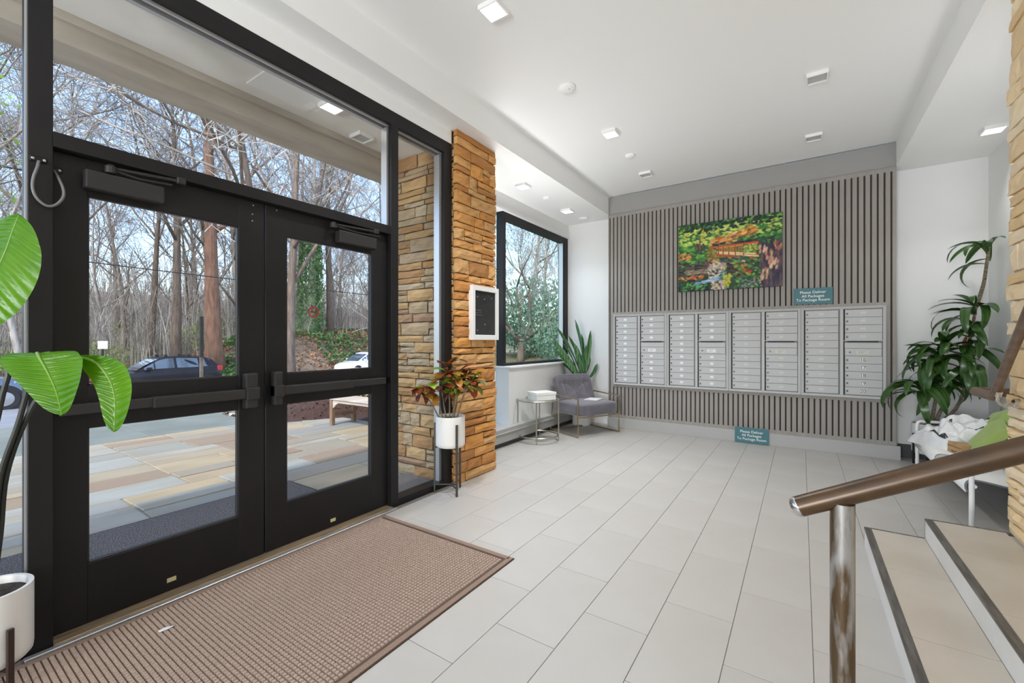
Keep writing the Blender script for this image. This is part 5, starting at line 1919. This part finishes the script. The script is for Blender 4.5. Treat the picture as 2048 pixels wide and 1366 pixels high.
gt, _ = solo(108, (-18.5, -1.0, ground(-18.5, -1.0)), M_bark, 'tree with fresh spring-green leaves seen through the left sidelight', name='budding_tree', h=12, r0=.16, lean=(0, .04), nb=12, first=.2, wob=.5)
scatter('spring_leaves', 2600, (-21.5, -15.5), (-3.6, 2.2), lambda x, y: ground(-18.5, 0) + 2.2 + 8.5 * abs(math.sin(x * 37.7 + y * 91.3)), .075, mat('spring_leaf', rgb(150, 184, 80), rgb(112, 158, 60), rough=.6, scale=1, trans=.4), None, None, 61, up=.4, tiltmax=1.6, parent=gt)
iv, _ = solo(109, (-31.5, 19.0, gz(-31.5, 19)), M_palebark, 'tall tree trunk wrapped in dense green ivy behind the right door glass', name='ivy_covered_tree', h=17, r0=.38, nb=10, first=.5, wob=.1)
rr_ = np.random.RandomState(3)
v, f = [], []
for k in range(4200):
    z = rr_.uniform(0, 9.5)
    a = rr_.uniform(0, 6.3)
    rad = .42 + rr_.uniform(.05, .75) * (1 - z / 16)
    c = Vector((-31.5 + rad * math.cos(a), 19.0 + rad * math.sin(a), ground(-31.5, 19) + z))
    s = .13 * rr_.uniform(.6, 1.3)
    R = Euler(tuple(rr_.uniform(-1.6, 1.6, 3))).to_matrix()
    b = len(v)
    for p in ((-s, 0, 0), (0, -s * .5, s * .1), (s, 0, 0), (0, s * .5, s * .1)):
        v.append(tuple(R @ Vector(p) + c))
    f.append((b, b + 1, b + 2, b + 3))
MB().add(v, f).build('ivy', M_ivy, iv, fixn=False)['kind'] = 'stuff'

# forked garden tree outside the alcove window
ft = thing('garden_tree', (-6.55, 10.2, .9), 'small multi-stemmed garden tree with forked limbs outside the alcove window', 'tree')
a, b = MB(), MB()
R_ = np.random.RandomState(15)
base = np.array((-6.55, 10.2, ground(-6.5, 10.2) - .2))


def limb(p, d, L, r, lv):
    n = 5
    pts = [p]
    d = d / np.linalg.norm(d)
    for i in range(n):
        d = d + R_.normal(size=3) * .16 + np.array((0, 0, .07))
        d /= np.linalg.norm(d)
        p = p + d * L / n
        pts.append(p)
    (a if lv < 2 else b).tube(pts, [r * (1 - .55 * k / n) for k in range(n + 1)], 7 if lv < 2 else (4 if lv == 2 else 3), cap=lv < 2)
    if lv < 4:
        for k in range((3, 4, 5, 5)[lv]):
            q = R_.uniform(.35, 1) if k else 1
            i = int(q * n)
            t = d
            s = R_.normal(size=3)
            s -= t * s.dot(t)
            s /= np.linalg.norm(s)
            limb(pts[i], t * .85 + s * R_.uniform(.4, .75), L * R_.uniform(.55, .8), max(.006, r * .45), lv + 1)


a.tube([base, base + (0, 0, .35), base + (.02, .02, .75)], [.13, .10, .10], 9)
top = base + (.02, .02, .7)
for d in ((-.55, -.25, 1), (-.1, -.1, 1.2), (.45, .3, 1), (.75, .5, .7), (-.9, -.5, .8)):
    limb(top, np.array(d), 1.6, .055, 0)
a.build('trunk', M_brownbark, ft, smooth='all', fixn=False)
b.build('twigs', M_twig, ft, fixn=False)['kind'] = 'stuff'
for k, (x, y) in enumerate(((-9, 15), (-7, 17.5), (-11, 19), (-5.5, 20), (-13, 24), (-9.5, 24), (-6.5, 26), (-16, 28), (-12, 30))):
    tree(PROT[(k * 5) % 6], (x, y, .6), k * 1.3, .55, 'bare tree beyond the garden shrubs in the alcove window', 'bare trees beyond the garden')

# thicket of saplings between the trees
r_ = np.random.RandomState(12)
v, f = [], []


def stick(p, q, r0, r1):
    b = len(v)
    for c, rad in ((p, r0), (q, r1)):
        for a in (0, 2.1, 4.2):
            v.append((c[0] + rad * math.cos(a), c[1] + rad * math.sin(a), c[2]))
    for a in range(3):
        f.append((b + a, b + (a + 1) % 3, b + 3 + (a + 1) % 3, b + 3 + a))


for k in range(9000):
    x = -29.5 - 62 * r_.uniform() ** .8
    y = r_.uniform(-.05, 1.25) * -x
    z = ground(x, y) - .1
    hh = r_.uniform(2.0, 8.5) * (1 if x < -34 else .7)
    tx, ty = r_.normal(size=2) * .16
    rr0 = r_.uniform(.012, .036)
    m0, m1 = (x + tx * hh * .25, y + ty * hh * .25, z + hh * .5), (x + tx * hh, y + ty * hh, z + hh)
    stick((x, y, z), m0, rr0, rr0 * .8)
    stick(m0, m1, rr0 * .8, rr0 * .35)
    for j in range(6):
        q = r_.uniform(.25, 1)
        c = [m0[i] * 2 * (1 - q) + m1[i] * (2 * q - 1) if q > .5 else (x, y, z)[i] * (1 - 2 * q) + m0[i] * 2 * q for i in range(3)]
        L = hh * r_.uniform(.12, .3)
        a = r_.uniform(0, 6.3)
        stick(c, (c[0] + L * math.cos(a) * .8, c[1] + L * math.sin(a) * .8, c[2] + L * r_.uniform(.1, .9)), .011, .006)
tag(MB().add(v, f).build('sapling_thicket', M_twig, fixn=False), 'thin grey saplings filling the woods between the tree trunks', 'saplings', None, 'stuff')

# overhead cables along the street
M_wire = mat('black_cable', rgb(34, 34, 36), rough=.6)
for x, z0, z1, r, lab in ((-22.6, 4.9, 4.3, .022, 'thin black overhead cable crossing the left door glass'), (-21, 10.0, 12.3, .03, 'upper black overhead cable in the left sidelight'), (-21, 6.2, 6.9, .03, 'lower black overhead cable in the left sidelight')):
    if x < -22:
        pts = [(x, -20 + 60 * t, z0 + (z1 - z0) * t - 1.2 * 4 * t * (1 - t) * .25) for t in np.linspace(0, 1, 17)]
    else:
        pts = [(x, -16 + 19 * t, z0 + (z1 - z0) * t) for t in np.linspace(0, 1, 9)]
    tag(MB().tube(pts, r, 5).build('overhead_cable', M_wire), lab, 'cable')
